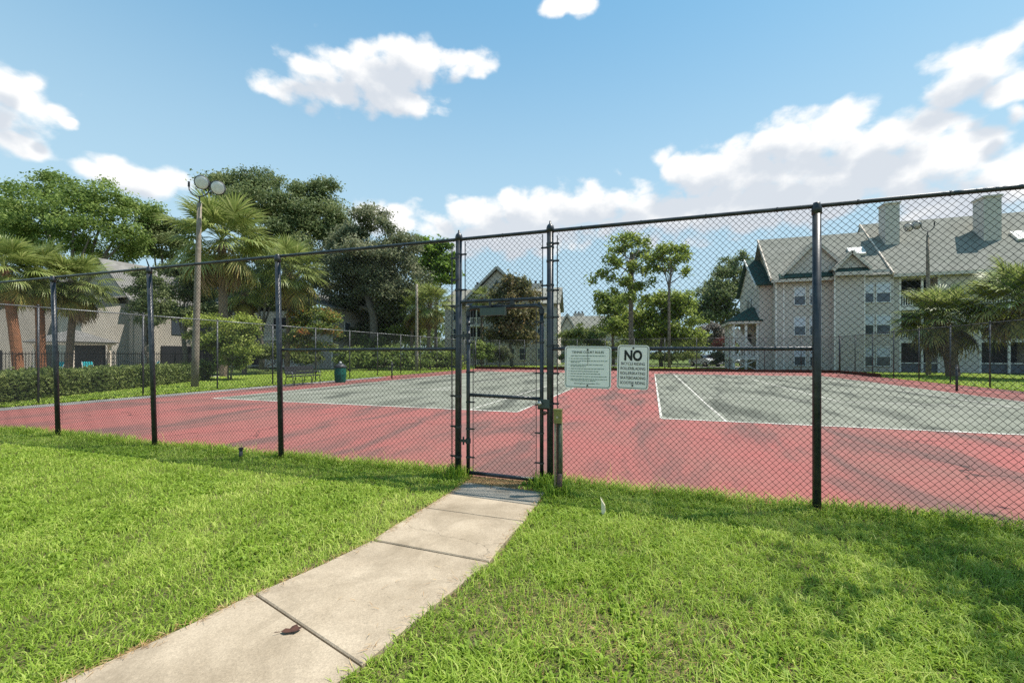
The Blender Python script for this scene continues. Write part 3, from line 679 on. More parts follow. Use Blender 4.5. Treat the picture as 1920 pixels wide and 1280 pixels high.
bi = thing('trash_bin', 'green ribbed trash bin with dark dome lid beside the bench', 'bin', (-15.95, 18.75, 0))
mb = MB()
for i in range(28):
    a = 2 * math.pi * i / 28; c, s_ = math.cos(a), math.sin(a)
    r0, r1 = .27, .31
    def P(r_, aa, z): return (r_ * math.cos(aa), r_ * math.sin(aa), z)
    da = .085
    mb.add([P(r0, a-da, .04), P(r0, a+da, .04), P(r1, a+da, .45), P(r1, a-da, .45), P(r0+.015, a+da, .80), P(r0+.015, a-da, .80), P(r0-.02, a-da, .04), P(r0-.02, a+da, .04)], [(0,1,2,3),(3,2,4,5)])
mb.lathe((0, 0, 0), [(.262, 0), (.262, .06), (.30, .45), (.276, .80), (.25, .80)], 28)
mb.build('body', M_BIN, bi)
mb = MB(); mb.lathe((0, 0, .80), [(.30, 0), (.31, .04), (.27, .12), (.16, .20), (.08, .23)], 24); li = mb.build('lid', M_DARKMETAL, bi, True)
mb = MB(); mb.lathe((0, 0, 1.03), [(.07, 0), (.09, .03), (.05, .09), (.02, .11)], 12); mb.build('lid_top', M_GALV, li)

def floodlight(root, c, face, r=.30):
    """round lamp head: face = direction it looks"""
    f = Vector(face).normalized(); c = Vector(c)
    mb = MB(); back = c - f * .34
    mb.tube([back, back + f * .06, c - f * .12, c], [.07, .13, r * .92, r], 20, True); h = mb.build('lamp_head', M_GALV, root, True)
    mb = MB(); mb.tube([c + f * .002, c + f * .02, c + f * .035], [r * .94, r * .88, r * .45], 20); mb.build('lens', M_GLASSL, h, True)
    mb = MB(); mb.tube([c - f * .01, c + f * .012], r * 1.04, 20); mb.build('rim', M_GALVD, h, True)
    return h
def light_pole(label, x, y, h, heads, lean=(0, 0), m=M_POLE, r0=.15, r1=.09):
    p = thing('light_pole', label, 'light pole', (x, y, 0))
    top = Vector((lean[0], lean[1], h))
    mb = MB(); mb.tube([(0, 0, -.2), top * .2, top * .4, top * .6, top * .8, top], [r0, r0 * .95, r0 * .87, r0 * .78, (r0 + r1) * .42, r1], 12); mb.build('pole', m, p, True)
    if heads:
        mb = MB(); a = top + Vector((0, 0, .0)); c = top + Vector((0, 0, .32))
        r_ = RT
        pts = []
        for k_ in range(11):
            an = math.pi + math.pi * k_ / 10
            q = .48 * math.cos(an); zz = .75 + .48 * math.sin(an) * .95
            pts.append(top + Vector((r_[0] * q, r_[1] * q, zz)))
        mb.tube([top, top + Vector((0, 0, .30))], .03, 8); mb.tube(pts, .027, 8); mb.build('bracket', M_GALVD, p, True)
        for e in (pts[0], pts[-1]):
            mb = MB(); mb.tube([e, e + Vector((0, 0, .14))], .045, 8); mb.tube([e + Vector((0, 0, .14)), e + Vector((0, 0, .22))], [.03, .05], 8); mb.build('socket', M_IRON, p)
        for (q, zz, fx) in heads:
            c = top + Vector((r_[0] * q, r_[1] * q, zz)) + Vector((fx[0], fx[1], 0)) * .22
            floodlight(p, c, (fx[0], fx[1], fx[2]))
            mb = MB(); mb.tube([top + Vector((r_[0] * (q - .37), r_[1] * (q - .37), zz + .1)), top + Vector((r_[0] * (q - .36), r_[1] * (q - .36), zz - .25)), top + Vector((r_[0] * (q - .22), r_[1] * (q - .22), zz - .1))], .016, 6); mb.build('yoke', M_GALVD, p)
    return p
x, y = at(365, 19.15)
light_pole('weathered wooden light pole with two round floodlights behind the hedge end', x, y, 8.35, [(.20, .86, (.45, -.75, -.25)), (.92, .62, (.45, -.75, -.25))], (.22, .06))
x, y = at(1741, 30.2)
light_pole('slim light pole with floodlights standing before the right building', x, y, 10.0, [(-1.2, .55, (-.9, -.35, -.5)), (-.62, .72, (-.9, -.35, -.5))], (-.05, 0), M_POLE, .15, .08)
x, y = at(781, 37)
light_pole('thin pale wooden pole beside the palms beyond the far left corner', x, y, 7.65, [], (.02, 0), M_BARKPALE, .16, .11)

# ------------------------------------------------------------------ foliage
def leaf_mesh(name, C, size, rng, tintc, up=.35, aspect=.55, tj=.22, N0=None):
    n = len(C); C = np.asarray(C)
    nrm = rng.normal(0, 1, (n, 3)); nrm /= np.linalg.norm(nrm, axis=1)[:, None]
    nrm[:, 2] += up
    if N0 is not None: nrm += N0 * .9
    nrm /= np.linalg.norm(nrm, axis=1)[:, None] + 1e-9
    t = rng.normal(0, 1, (n, 3)); t -= nrm * (t * nrm).sum(1)[:, None]; t /= np.linalg.norm(t, axis=1)[:, None] + 1e-9
    b = np.cross(nrm, t); L_ = size * rng.uniform(.65, 1.35, n)[:, None]
    fold = nrm * L_ * .12
    V = np.stack([C - t * L_ * .5, C + b * L_ * aspect * .5 + fold, C + t * L_ * .5, C - b * L_ * aspect * .5 + fold], 1).reshape(-1, 3)
    Fq = np.arange(n * 4).reshape(n, 4)
    tint = np.clip(tintc + rng.normal(0, tj * .6, n), 0, 1)
    return npmesh(name, V, Fq, tint)
def clumps(lobes, n_leaf, rng, spread, inner=.5, puffs=9):
    """each lobe (cx,cy,cz,rx,ry,rz) carries small puffs of leaves; the leaves sit on the puffs' shells"""
    lb = np.array(lobes, float); nl = len(lb)
    area = (lb[:, 3] * lb[:, 4] + lb[:, 4] * lb[:, 5] + lb[:, 3] * lb[:, 5])
    k = np.repeat(np.arange(nl), puffs); m = len(k)
    d = rng.normal(0, 1, (m, 3)); d /= np.linalg.norm(d, axis=1)[:, None]
    d[:, 2] = np.where(d[:, 2] < -.3, -d[:, 2] * .5, d[:, 2])
    q = rng.uniform(inner, 1.0, m)
    pc = lb[k, :3] + d * lb[k, 3:6] * q[:, None]
    mean_r = (lb[k, 3] + lb[k, 5]) / 2
    pr = mean_r * rng.uniform(.26, .52, m); pt = np.clip(rng.normal(.45, .17, m), 0, 1)
    w = pr ** 2; i = rng.choice(m, n_leaf, p=w / w.sum())
    e = rng.normal(0, 1, (n_leaf, 3)); e /= np.linalg.norm(e, axis=1)[:, None]
    e[:, 2] = np.where(e[:, 2] < -.4, e[:, 2] * .5, e[:, 2])
    tw = rng.integers(0, 7, n_leaf)                       # twigs: leaves gather along a few spikes of each puff
    te = np.random.default_rng(5).normal(0, 1, (m, 7, 3)); te /= np.linalg.norm(te, axis=2)[:, :, None]; te[:, :, 2] = np.abs(te[:, :, 2]) * .8 - .15
    onw = rng.random(n_leaf) < .55
    dirv = np.where(onw[:, None], te[i, tw] * 1.0 + e * .35, e)
    rad = pr[i] * np.where(onw, rng.uniform(.35, 1.35, n_leaf), .45 + .65 * rng.random(n_leaf) ** .7)
    P = pc[i] + dirv * rad[:, None] * np.array([1.1, 1.1, .85]) + rng.normal(0, spread * .35, (n_leaf, 3))
    return P, pt[i], pc, e
def auto_lobes(c, r, n, rng, lo=.26, hi=.42):
    out = []
    for i in range(n):
        d = rng.normal(0, 1, 3); d /= np.linalg.norm(d)
        if d[2] < -.5: d[2] *= -.5
        q = rng.uniform(.45, .82); s = rng.uniform(lo, hi)
        out.append((c[0] + d[0]*r[0]*q, c[1] + d[1]*r[1]*q, c[2] + d[2]*r[2]*q, r[0]*s*rng.uniform(.85, 1.2), r[1]*s*rng.uniform(.85, 1.2), r[2]*s*rng.uniform(.8, 1.1)))
    out.append((*c, r[0] * .45, r[1] * .45, r[2] * .45))
    return out
def tree(name, label, x, y, lobes, n_leaf, size, m, bark, trunk_h, trunk_r, spread, seed, cat='tree', group=None, inner=.5, up=.35, puffs=12, forks=1, nlimb=9, trunk_x=0, aspect=.55, limb_r=.30):
    """lobes in world coordinates (z from the ground)"""
    rng = np.random.default_rng(seed); t = thing(name, label, cat, (x, y, 0), 0, group)
    lb = [(a - x, b - y, c, d, e, f) for a, b, c, d, e, f in lobes]
    P, ct, cc, N0 = clumps(lb, n_leaf, rng, spread, inner, puffs)
    P[:, 2] = np.maximum(P[:, 2], .08)
    link('crown', leaf_mesh('crown', P, size, rng, ct, up, aspect, N0=N0), m, t)
    for f in range(forks):
        fx = (f - (forks - 1) / 2) * trunk_r * 2.6 + trunk_x
        k_ = rng.normal(0, .12, (4, 2)); mb = MB()
        pts = [(fx, 0, -.2), (fx + k_[0, 0], k_[0, 1], trunk_h * .35), (fx + k_[1, 0], k_[1, 1], trunk_h * .7), (fx + k_[2, 0] * 2, k_[2, 1] * 2, trunk_h)]
        mb.tube(pts, [trunk_r * 1.25, trunk_r, trunk_r * .9, trunk_r * .7], 10); mb.build('trunk', bark, t, True)
    order = sorted(range(len(lb)), key=lambda i: -lb[i][3])[:nlimb]
    for i in order:
        c = Vector(lb[i][:3]); s = Vector((trunk_x + R.uniform(-.1, .1), R.uniform(-.1, .1), trunk_h * R.uniform(.7, .98)))
        mid = s.lerp(c, .5) + Vector((R.uniform(-.3, .3), R.uniform(-.3, .3), R.uniform(.0, .5) * min(1, trunk_h / 4)))
        mb = MB(); mb.tube([s, mid, s.lerp(c, .93)], [trunk_r * limb_r * 1.8, trunk_r * limb_r * 1.2, trunk_r * limb_r * .4], 7); mb.build('limb', bark, t, True)
    return t
def blob(px, py, d, rx, ry, rz=None):         # lobe given by where it shows in the photograph, its distance and pixel radii
    x, y = at(px, d); s = d / F
    return (x, y, zat(py, d), rx * s, (rz if rz else rx) * s, ry * s)

# big oaks behind the left building and the middle
def oak(label, px, d, lobes, n, m, seed, th, tr, size=.30, spread=.5, **k):
    x, y = at(px, d)
    return tree('oak_tree', label, x, y, [blob(a, b, d + dd, rx, ry) for a, b, rx, ry, dd in lobes], n, size, m, M_BARK, th, tr, spread, seed, group='large oaks behind the fence', **k)
oak('broad bright green oak rising over the palms at the far left', 130, 50, [(60,370,55,32,0),(105,345,38,26,1),(140,390,70,40,-2),(200,385,60,40,0),(245,400,42,42,1),(30,400,45,35,2),
    (90,430,70,38,-1),(170,440,70,40,-2),(235,450,45,40,0),(20,450,40,35,0),(120,470,70,30,2),(200,480,60,25,1),(-40,420,60,50,2),(-50,470,60,50,1)], 42000, L_OAK, 21, 9, .5, .31, .5, nlimb=12)
oak('low dark oak between the broad oak and the tall palm', 312, 56, [(300,425,38,28,0),(330,440,36,30,1),(285,450,32,28,0),(320,465,45,28,0),(270,475,40,25,1)], 17000, L_LIVE, 22, 8, .4, .31, .5)
oak('tall dark oak behind the floodlight pole and palm', 520, 52, [(440,360,48,34,0),(490,352,42,28,1),(415,345,28,18,1),(470,400,60,45,0),(540,395,50,48,-1),(575,370,32,34,0),(605,360,26,28,1),(600,410,45,45,0),
    (560,440,60,40,-2),(500,450,60,36,1),(625,440,38,40,1),(590,480,60,40,0),(520,490,60,40,0)], 60000, L_LIVE, 23, 9, .5, .30, .5, nlimb=12)
oak('dark moss hung oak filling the space left of the gate', 700, 46, [(700,410,32,26,0),(712,430,34,28,0),(668,450,42,34,1),(640,470,40,36,1),(740,470,42,34,0),(765,455,24,24,-1),(690,490,60,40,-1),(650,520,52,44,0),
    (735,520,52,46,-1),(700,560,66,48,1),(760,560,44,50,1),(655,570,44,44,2),(620,505,34,40,2),(725,600,56,36,2),(600,540,40,40,3),(690,630,50,30,3),(750,620,44,34,3),(655,615,40,30,4),(700,520,60,50,3),(740,575,50,40,4)], 84000, L_MOSS, 24, 8, .45, .27, .5, nlimb=12)
oak('tall dark tree behind the right pines at the building end', 1352, 66, [(1385,495,24,22,0),(1365,520,36,30,0),(1340,545,40,30,0),(1375,560,45,36,-1),(1330,580,42,30,0),(1400,540,28,40,1),(1320,600,38,24,0),(1365,600,42,26,0)], 22000, L_LIVE, 25, 6, .4, .36, .5)
# pines and slender trees beyond the far end
x, y = at(818, 62)
tree('pine_tree', 'bright yellow green pine left of the gate post', x, y, [blob(*b) for b in [(815,480,62,32,24),(838,505,62,22,26),(800,505,62,30,26),(825,530,62,26,22),(795,465,62,22,14)]], 11000, .5, L_PINE2, M_BARKP, 9, .25, .8, 31, nlimb=6)
def airy(label, px, d, pts, n, size, th, tr, seed, forks=1):
    x, y = at(px, d); rp = random.Random(seed)
    lob = [blob(a + rp.uniform(-3, 3), b + rp.uniform(-3, 3), d + rp.uniform(-1.6, 1.6), r_, r_ * .62) for a, b, r_ in pts]
    return tree('pine_tree', label, x, y, lob, n, size, L_PINE, M_BARKP, th, tr, .75, seed, inner=.45, puffs=5, forks=forks, nlimb=len(lob), limb_r=.26)
airy('tall thin twin trunked pine left of two beyond the far fence', 1184, 48, [(1165,452,13),(1185,448,11),(1205,455,12),(1215,468,9),(1150,475,12),(1172,472,14),(1195,480,14),(1215,490,11),(1140,492,11),(1160,500,13),
    (1182,505,13),(1205,512,12),(1128,515,11),(1108,527,8),(1145,525,10),(1170,532,13),(1198,538,13),(1220,530,9),(1152,552,8),(1185,560,12),(1212,560,10),(1160,578,9)], 4300, .36, 13.0, .16, 32, 2)
airy('slender pine with open yellowish crown, nearer the right building', 1255, 46, [(1240,472,11),(1258,468,11),(1275,474,11),(1228,485,11),(1248,488,12),(1268,490,11),(1285,488,8),(1222,500,9),(1238,505,9),(1292,512,9),(1262,506,8)], 2500, .34, 11.6, .14, 33)
x, y = at(1240, 53)
tree('broadleaf_tree', 'mid green drooping broadleaf tree behind the slender pine', x, y, [blob(*b) for b in [(1240,575,53,40,30),(1205,600,53,32,34),(1270,600,53,34,36),(1235,630,53,48,34),(1195,640,53,34,26),(1280,640,53,34,30),(1170,610,53,24,24),(1285,565,53,20,18)]], 17000, .36, L_PINE, M_BARKP, 5, .2, .6, 34)
x, y = at(1150, 60)
tree('broadleaf_tree', 'yellow green tree beside the small grey house', x, y, [blob(*b) for b in [(1145,590,60,26,24),(1165,575,60,24,28),(1150,625,60,28,26),(1175,615,60,26,30),(1130,565,60,16,16)]], 9000, .42, L_PINE, M_BARKP, 5, .2, .6, 35)
x, y = at(960, 52)
tree('magnolia_tree', 'bronze leaved magnolia in front of the middle building', x, y, [blob(*b) for b in [(968,535,52,26,22),(950,560,52,30,24),(985,560,52,28,26),(965,590,52,42,28),(935,600,52,26,28),(995,600,52,26,30),(960,625,52,40,26),(985,640,51,32,24),(935,635,52,22,20)]], 11500, .38, L_MAGN, M_BARK, 4, .2, .6, 36)
x, y = at(1345, 58)
tree('crape_myrtle', 'pale blossoming crape myrtle above the parked car', x, y, [blob(*b) for b in [(1335,622,58,22,18),(1352,635,58,18,16),(1322,640,58,14,14)]], 3600, .28, L_PALE, M_BARKPALE, 2.4, .08, .35, 37, nlimb=3)
x, y = at(1360, 53)
tree('red_shrub', 'dark red leaved shrub beside the stair porch', x, y, [blob(*b) for b in [(1358,640,53,16,10),(1372,645,53,10,12),(1345,648,53,10,8)]], 1500, .2, L_RED, M_BARKPALE, 1.6, .05, .25, 38, 'shrub', nlimb=3)
x, y = at(1362, 48)
tree('bush', 'grey green bush in front of the stair porch posts', x, y, [blob(*b) for b in [(1352,672,48,18,16),(1370,668,48,14,18),(1340,682,48,12,10)]], 3200, .2, L_MOSS, M_BARKPALE, .8, .05, .25, 39, 'shrub', nlimb=3)
x, y = at(1270, 50)
tree('bush', 'dark undergrowth bush below the broadleaf tree', x, y, [blob(*b) for b in [(1262,672,50,26,14),(1290,670,50,18,14),(1235,670,50,20,14)]], 3600, .24, L_HEDGE, M_BARK, .8, .05, .3, 40, 'shrub', nlimb=3)

oak('dark conical tree in front of the left building roof', 275, 35, [(268,520,18,16,0),(282,535,20,20,0),(262,550,20,20,.3),(288,565,26,22,0),(268,580,26,22,0),(300,590,22,18,.3),(280,605,26,16,0)], 9000, L_LIVE, 26, 3, .16, .2, .3)
oak('dark oak branches behind the tall palm and light pole', 345, 40, [(330,510,30,24,0),(360,530,30,26,0),(335,555,32,26,0),(375,560,28,26,1),(350,590,32,24,0),(320,590,22,22,1),(395,585,24,24,1)], 13000, L_LIVE, 27, 4, .2, .24, .35)
oak('dark oak between the two right hand palms left of the bench', 490, 42, [(470,480,34,26,0),(505,495,34,28,0),(485,525,36,28,0),(515,540,30,30,1),(470,560,32,24,0),(500,575,30,24,1)], 13000, L_LIVE, 28, 5, .22, .25, .4)
x, y = at(1260, 64)
tree('thicket', 'dense green thicket closing the view below the pines', x, y, [blob(*b) for b in [(1165,652,64,22,16),(1195,645,64,24,20),(1225,650,64,24,18),(1255,642,64,24,22),(1285,648,64,24,20),(1310,640,64,22,22),(1335,648,66,20,18),(1180,670,63,26,8),(1240,670,63,30,9),(1300,668,63,26,9)]], 9000, .3, L_HEDGE, M_BARK, 1.5, .08, .4, 41, 'thicket', nlimb=4)
# shrubs on the left lawn
def shrub(label, px, d, lobes, n, size, m, seed, spread=.22, group=None, name='shrub', th=.6, nl=5, bark=M_BARKPALE, forks=3, tr=.04):
    x, y = at(px, d)
    return tree(name, label, x, y, [blob(a, b, d + dd, rx, ry) for a, b, rx, ry, dd in lobes], n, size, m, bark, th, tr, spread, seed, 'shrub', group, nlimb=nl, forks=forks)
shrub('tall lime green multi stemmed shrub right of the light pole', 430, 24.5, [(395,605,34,14,0),(440,608,36,16,0),(465,622,20,22,0),(370,610,18,12,0),(425,640,44,28,0),(450,660,30,30,0),(400,655,28,28,.3),(430,685,26,22,0),(365,630,14,10,0)], 15000, .15, L_LIME, 51, .22, th=2.2, nl=8)
shrub('red tipped flowering shrub between the palm and the pale wall', 595, 34, [(570,590,26,16,0),(600,595,30,18,0),(625,600,20,16,0),(560,612,22,16,0),(590,625,40,20,0),(620,625,20,16,0),(555,645,30,22,0),(590,655,36,20,0)], 9000, .2, L_IXORA, 52, .25, th=1.6, nl=6)
row = [(655,38,'leftmost of the green shrubs lining the far left fence'),(692,38.5,'second green shrub from the bin along the far left fence'),(732,39,'third green shrub from the bin along the far left fence'),
       (772,39.5,'green shrub just right of the net post along the fence'),(812,40.5,'low yellow green shrub left of the gate hinge post'),(842,41,'yellow green shrub touching the gate hinge post')]
for i, (px, d, lab) in enumerate(row):
    top = 655 if i < 4 else 668
    shrub(lab, px, d, [(px-8,(top+690)/2-6,16,16,0),(px+10,(top+690)/2-8,16,15,.3),(px,(top+690)/2+6,26,16,0),(px,686,24,8,0)], 3600, .2, L_SHRUB, 60 + i, .22, 'shrubs along the far left fence')
shrub('bright green rounded bush seen through the gate', 902, 47, [(895,655,16,14,0),(915,660,16,14,0),(905,672,22,16,0)], 4200, .22, L_SHRUB, 70)
shrub('grey green bush right of the bright bush in the gate', 938, 48, [(935,660,16,14,0),(950,668,14,14,0),(930,675,16,12,0)], 3200, .22, L_MOSS, 71)
shrub('large clipped bush with yellowish top before the small grey house', 1092, 50, [(1065,632,18,16,0),(1092,626,22,18,0),(1118,632,18,18,0),(1090,645,40,16,0),(1125,648,14,12,0)], 7500, .24, L_IXORA if False else L_HEDGE, 72, .3)
shrub('dark low bush under the signs beyond the far fence', 1100, 47, [(1070,668,22,12,0),(1105,666,24,12,0),(1140,668,20,12,0)], 4200, .22, L_HEDGE, 73)
shrub('dark understorey bushes below the moss hung oak', 700, 47, [(660,640,30,24,0),(700,645,34,24,0),(740,640,34,26,0),(770,630,24,30,0)], 9000, .3, L_HEDGE, 74, .4)
shrub('dark foliage below the palm at the pale block balconies', 500, 38, [(480,668,26,20,0),(515,665,26,20,0),(550,672,26,18,0),(585,676,22,14,0)], 6000, .24, L_HEDGE, 75, .3)

# clipped hedge on the left, built in lengths that grow into one another
hd = thing('hedge', 'long low clipped green hedge behind the left court fence', 'hedge', (-22, 11.5, 0))
rng = np.random.default_rng(80)
A_, B_ = np.array([-18.6, 5.6]), np.array([-25.0, 17.6]); Lh = np.linalg.norm(B_ - A_); u_ = (B_ - A_) / Lh; n_ = np.array([-u_[1], u_[0]])
nl = 30000; s_ = rng.random(nl) * Lh; side = rng.integers(0, 3, nl)
w_ = np.where(side == 0, rng.uniform(-.65, .65, nl), np.where(side == 1, -.65, .65)) + rng.normal(0, .09, nl)
z_ = np.where(side == 0, .84 + .06 * np.sin(s_ * 2.1), rng.uniform(.05, .84, nl)) + rng.normal(0, .07, nl)
P = np.stack([A_[0] + u_[0]*s_ + n_[0]*w_ + 22, A_[1] + u_[1]*s_ + n_[1]*w_ - 11.5, np.maximum(z_, .04)], -1)
ct = np.clip(.45 + .22 * np.sin(s_ * 3.3) * np.sin(w_ * 5 + s_) + rng.normal(0, .1, nl), 0, 1)
link('foliage', leaf_mesh('foliage', P, .12, rng, ct, .5), L_HEDGE, hd)
mb = MB()
a3, b3 = Vector((A_[0] + 22, A_[1] - 11.5, 0)), Vector((B_[0] + 22, B_[1] - 11.5, 0))
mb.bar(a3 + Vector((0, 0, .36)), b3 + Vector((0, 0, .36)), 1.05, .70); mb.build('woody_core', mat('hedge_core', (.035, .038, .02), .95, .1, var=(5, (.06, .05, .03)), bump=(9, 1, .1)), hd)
x, y = at(380, 23.8)
tree('hedge_end_shrub', 'dark square clipped shrub at the hedge end behind the light pole', x, y, [(x, y, .55, .45, .45, .55), (x + .2, y, .8, .35, .35, .3)], 2600, .12, L_HEDGE, M_BARK, .3, .05, .15, 81, 'shrub', nlimb=2)

# ------------------------------------------------------------------ palms: every frond is a piece of its own
def frond_mesh(seed, droop, nseg=36, pet=1.15, blade=1.05):
    rng = np.random.default_rng(seed); V = []; Fc = []; T = []
    def ribbon(p0, d0, L_, w, dr, t):
        b = len(V); p = np.array(p0, float); d = np.array(d0, float); d /= np.linalg.norm(d)
        sd = np.cross(d, (0, 0, 1.0)); sd /= np.linalg.norm(sd) + 1e-6
        for k_, ww in ((0, .35), (1, 1), (2, .75), (3, .06)):
            V.append(p - sd * w * ww / 2); V.append(p + sd * w * ww / 2)
            d[2] -= dr * (k_ * .55 + .25); d /= np.linalg.norm(d); p = p + d * L_ / 3
        for k_ in range(3): Fc.append((b + 2*k_, b + 2*k_ + 1, b + 2*k_ + 3, b + 2*k_ + 2)); T.append(t)
    # petiole
    pts = [np.array((0, 0, 0.)), np.array((pet * .5, 0, .05)), np.array((pet, 0, -.04 - .1 * droop))]
    for a, b_ in zip(pts[:-1], pts[1:]):
        i0 = len(V)
        for p in (a, b_): V.extend([p + np.array((0, -.02, 0)), p + np.array((0, .02, 0)), p + np.array((0, 0, -.025))])
        for q in range(3): Fc.append((i0 + q, i0 + (q + 1) % 3, i0 + 3 + (q + 1) % 3, i0 + 3 + q)); T.append(.55)
    for i in range(nseg):
        f = (i + .5) / nseg * 2 - 1; a = f * math.radians(128)
        along = (1 - abs(f)) ** .8 * .40                         # costa: middle segments leave further out
        p0 = pts[2] + np.array((along, 0, -along * along * .5 * (1 + droop)))
        L_ = blade * (.70 + .34 * math.cos(f * 1.35)) * rng.uniform(.88, 1.08)
        d0 = (math.cos(a), math.sin(a), .16 - .25 * droop + rng.normal(0, .07) + .10 * abs(f))
        ribbon(p0, d0, L_, .072, .20 + .26 * droop * rng.uniform(.6, 1.4), np.clip(rng.normal(.5, .22), 0, 1))
    return npmesh('frond', np.array(V), np.array(Fc), T)
FR = {}
for kind, m_, drs in (('g', L_FRONDG, (.28, .5, .75, 1.0)), ('o', L_FRONDO, (1.0, 1.5)), ('d', L_FRONDD, (1.4, 1.8))):
    FR[kind] = []
    for j, dr in enumerate(drs):
        me_ = frond_mesh(100 + j * 7 + len(kind), dr); me_.materials.append(m_); FR[kind].append(me_)
def palm(label, px, d, crown_py, rad_px, seed, trunk_m=M_PALMT, n=44, tr=.19, lean=(0, 0), base_px=None, old=.22, dead=.08, thatch=False, lowest=-62, group='cabbage palms'):
    r_ = random.Random(seed); x, y = at(base_px or px, d); cx, cy = at(px, d); H = zat(crown_py, d); rad = rad_px / F * d; sc_ = rad / 2.15
    t = thing('palm_tree', label, 'palm tree', (x, y, 0), 0, group); n = int(n * 1.3)
    top = Vector((cx - x, cy - y, H - .25 * sc_)); mb = MB(); pts = []; rs = []
    for k_ in range(13):
        f = k_ / 12; pts.append(Vector((top.x * f ** 1.4, top.y * f ** 1.4, -.1 + (top.z + .1) * f))); rs.append(tr * (1.12 - .2 * f + (.05 if k_ % 2 else 0) + (.25 if thatch and f > .4 else 0)))
    mb.tube(pts, rs, 10); mb.build('trunk', trunk_m, t)
    if thatch or True:                                           # old leaf bases below the crown
        mb = MB()
        for k_ in range(26 if not thatch else 60):
            a = k_ * 2.4; f = 1 - (k_ / 26 * .14 if not thatch else k_ / 60 * .55); p = Vector((top.x * f, top.y * f, top.z * f)); o_ = Vector((math.cos(a), math.sin(a), 0))
            mb.bar(p + o_ * tr * .8, p + o_ * (tr + .16) + Vector((0, 0, .22)), .07, .03)
        mb.build('leaf_bases', M_PALMT, t)
    for i in range(n):
        f = (i + .5) / n; az = i * 2.39996 + r_.uniform(-.2, .2)
        pitch = math.radians(86 + (lowest - 86) * f ** .88 + r_.uniform(-13, 13))
        kd = 'g'
        if f > 1 - old: kd = 'o'
        if f > 1 - dead: kd = 'd'
        me_ = r_.choice(FR[kd]) if kd != 'g' else FR['g'][min(3, int(f * 4.6))]
        s_ = sc_ * r_.uniform(.86, 1.1) * (.8 if f < .12 else 1)
        o = link('frond', me_, None, t, top + Vector((0, 0, .18 * sc_ * (1 - f))), None, (s_, s_, s_))
        o.rotation_euler = (Matrix.Rotation(az, 3, 'Z') @ Matrix.Rotation(-pitch, 3, 'Y') @ Matrix.Rotation(r_.uniform(-.3, .3), 3, 'X')).to_euler()
    return t
palm('rust trunked palm at the left edge, leftmost of three', 8, 22.5, 498, 67, 1, M_PALMR, 40, .20, base_px=36)
palm('middle of the three palms standing behind the left hedge', 72, 24.5, 512, 63, 2, M_PALMR, 40, .19, base_px=78)
palm('rightmost of the three palms behind the left hedge, beside the grey roof', 142, 26, 528, 63, 3, M_PALMT, 38, .17, base_px=128)
palm('tall palm with wide crown just right of the light pole', 416, 28, 445, 86, 4, M_PALMT, 50, .25, base_px=420, old=.3)
palm('lower palm crown half hidden behind the tall palm', 458, 33, 545, 46, 5, M_PALMT, 30, .16)
palm('single palm behind the bench with bare thin trunk', 545, 33.5, 505, 62, 6, M_PALMT, 42, .17, base_px=538, old=.25)
palm('palm beside the thin pale pole, left of the gate', 806, 43, 565, 44, 7, M_PALMT, 38, .17, base_px=803, old=.35, dead=.15)
palm('pale trunked palm left of the thin pale pole', 775, 45, 580, 34, 8, M_PALMT, 28, .16, base_px=770, old=.3)
palm('small palm before the balcony of the middle building', 903, 54, 556, 24, 9, M_PALMT, 26, .14)
palm('stocky palm with shaggy trunk right of the slim light pole', 1766, 28.5, 592, 68, 10, M_PALMT, 50, .32, base_px=1787, old=.25, thatch=True, lowest=-48)
palm('large palm at the right edge with yellowing lower fronds', 1912, 25, 562, 80, 11, M_PALMT, 54, .26, base_px=1965, old=.34, lowest=-44)

# ------------------------------------------------------------------ buildings
def gable_roof_x(parent, o, x0, x1, y0, y1, ze, zr, ov=.45, m=M_ROOF, t=.16, name='roof', ym=None):
    """ridge along x"""
    ym = (y0 + y1) / 2 if ym is None else ym; sl = (zr - ze) / (ym - y0); ya, yb = y0 - ov, y1 + ov; za = ze - sl * ov; zb = ze - (zr - ze) / (y1 - ym) * ov
    mb = MB(o); mb.slab([(x0, ya, za + t), (x1, ya, za + t), (x1, ym, zr + t), (x0, ym, zr + t)], t)
    mb.slab([(x0, ym, zr + t), (x1, ym, zr + t), (x1, yb, zb + t), (x0, yb, zb + t)], t)
    return mb.build(name, m, parent)
def gable_roof_y(parent, o, x0, x1, y0, y1, ze, zr, ov=.35, m=M_ROOF, t=.14, name='roof', xm=None):
    """ridge along y"""
    xm = (x0 + x1) / 2 if xm is None else xm; sl = (zr - ze) / (xm - x0); xa, xb = x0 - ov, x1 + ov; za = ze - sl * ov
    mb = MB(o); mb.slab([(xa, y0, za + t), (xm, y0, zr + t), (xm, y1, zr + t), (xa, y1, za + t)], t)
    mb.slab([(xm, y0, zr + t), (xb, y0, za + t), (xb, y1, za + t), (xm, y1, zr + t)], t)
    return mb.build(name, m, parent)
def window_y(parent, o, x0, x1, z0, z1, y, blinds=True, lap_=.0):
    """window on a wall that faces -y"""
    f = .07
    mb = MB(o)
    mb.box(x0 - f, x1 + f, y - .05, y + .02, z1, z1 + f); mb.box(x0 - f, x1 + f, y - .07, y + .02, z0 - f, z0)
    mb.box(x0 - f, x0, y - .05, y + .02, z0, z1); mb.box(x1, x1 + f, y - .05, y + .02, z0, z1)
    zm = (z0 + z1) / 2; mb.box(x0, x1, y - .045, y + .02, zm - .03, zm + .03)
    w = mb.build('window', M_WHITE2, parent)
    MB(o).box(x0, x1, y - .02, y + .01, zm + .03, z1).build('pane', M_PANEW if blinds else M_PANE, w)
    MB(o).box(x0, x1, y - .02, y + .01, z0, zm - .03).build('pane', M_PANE, w)
    return w
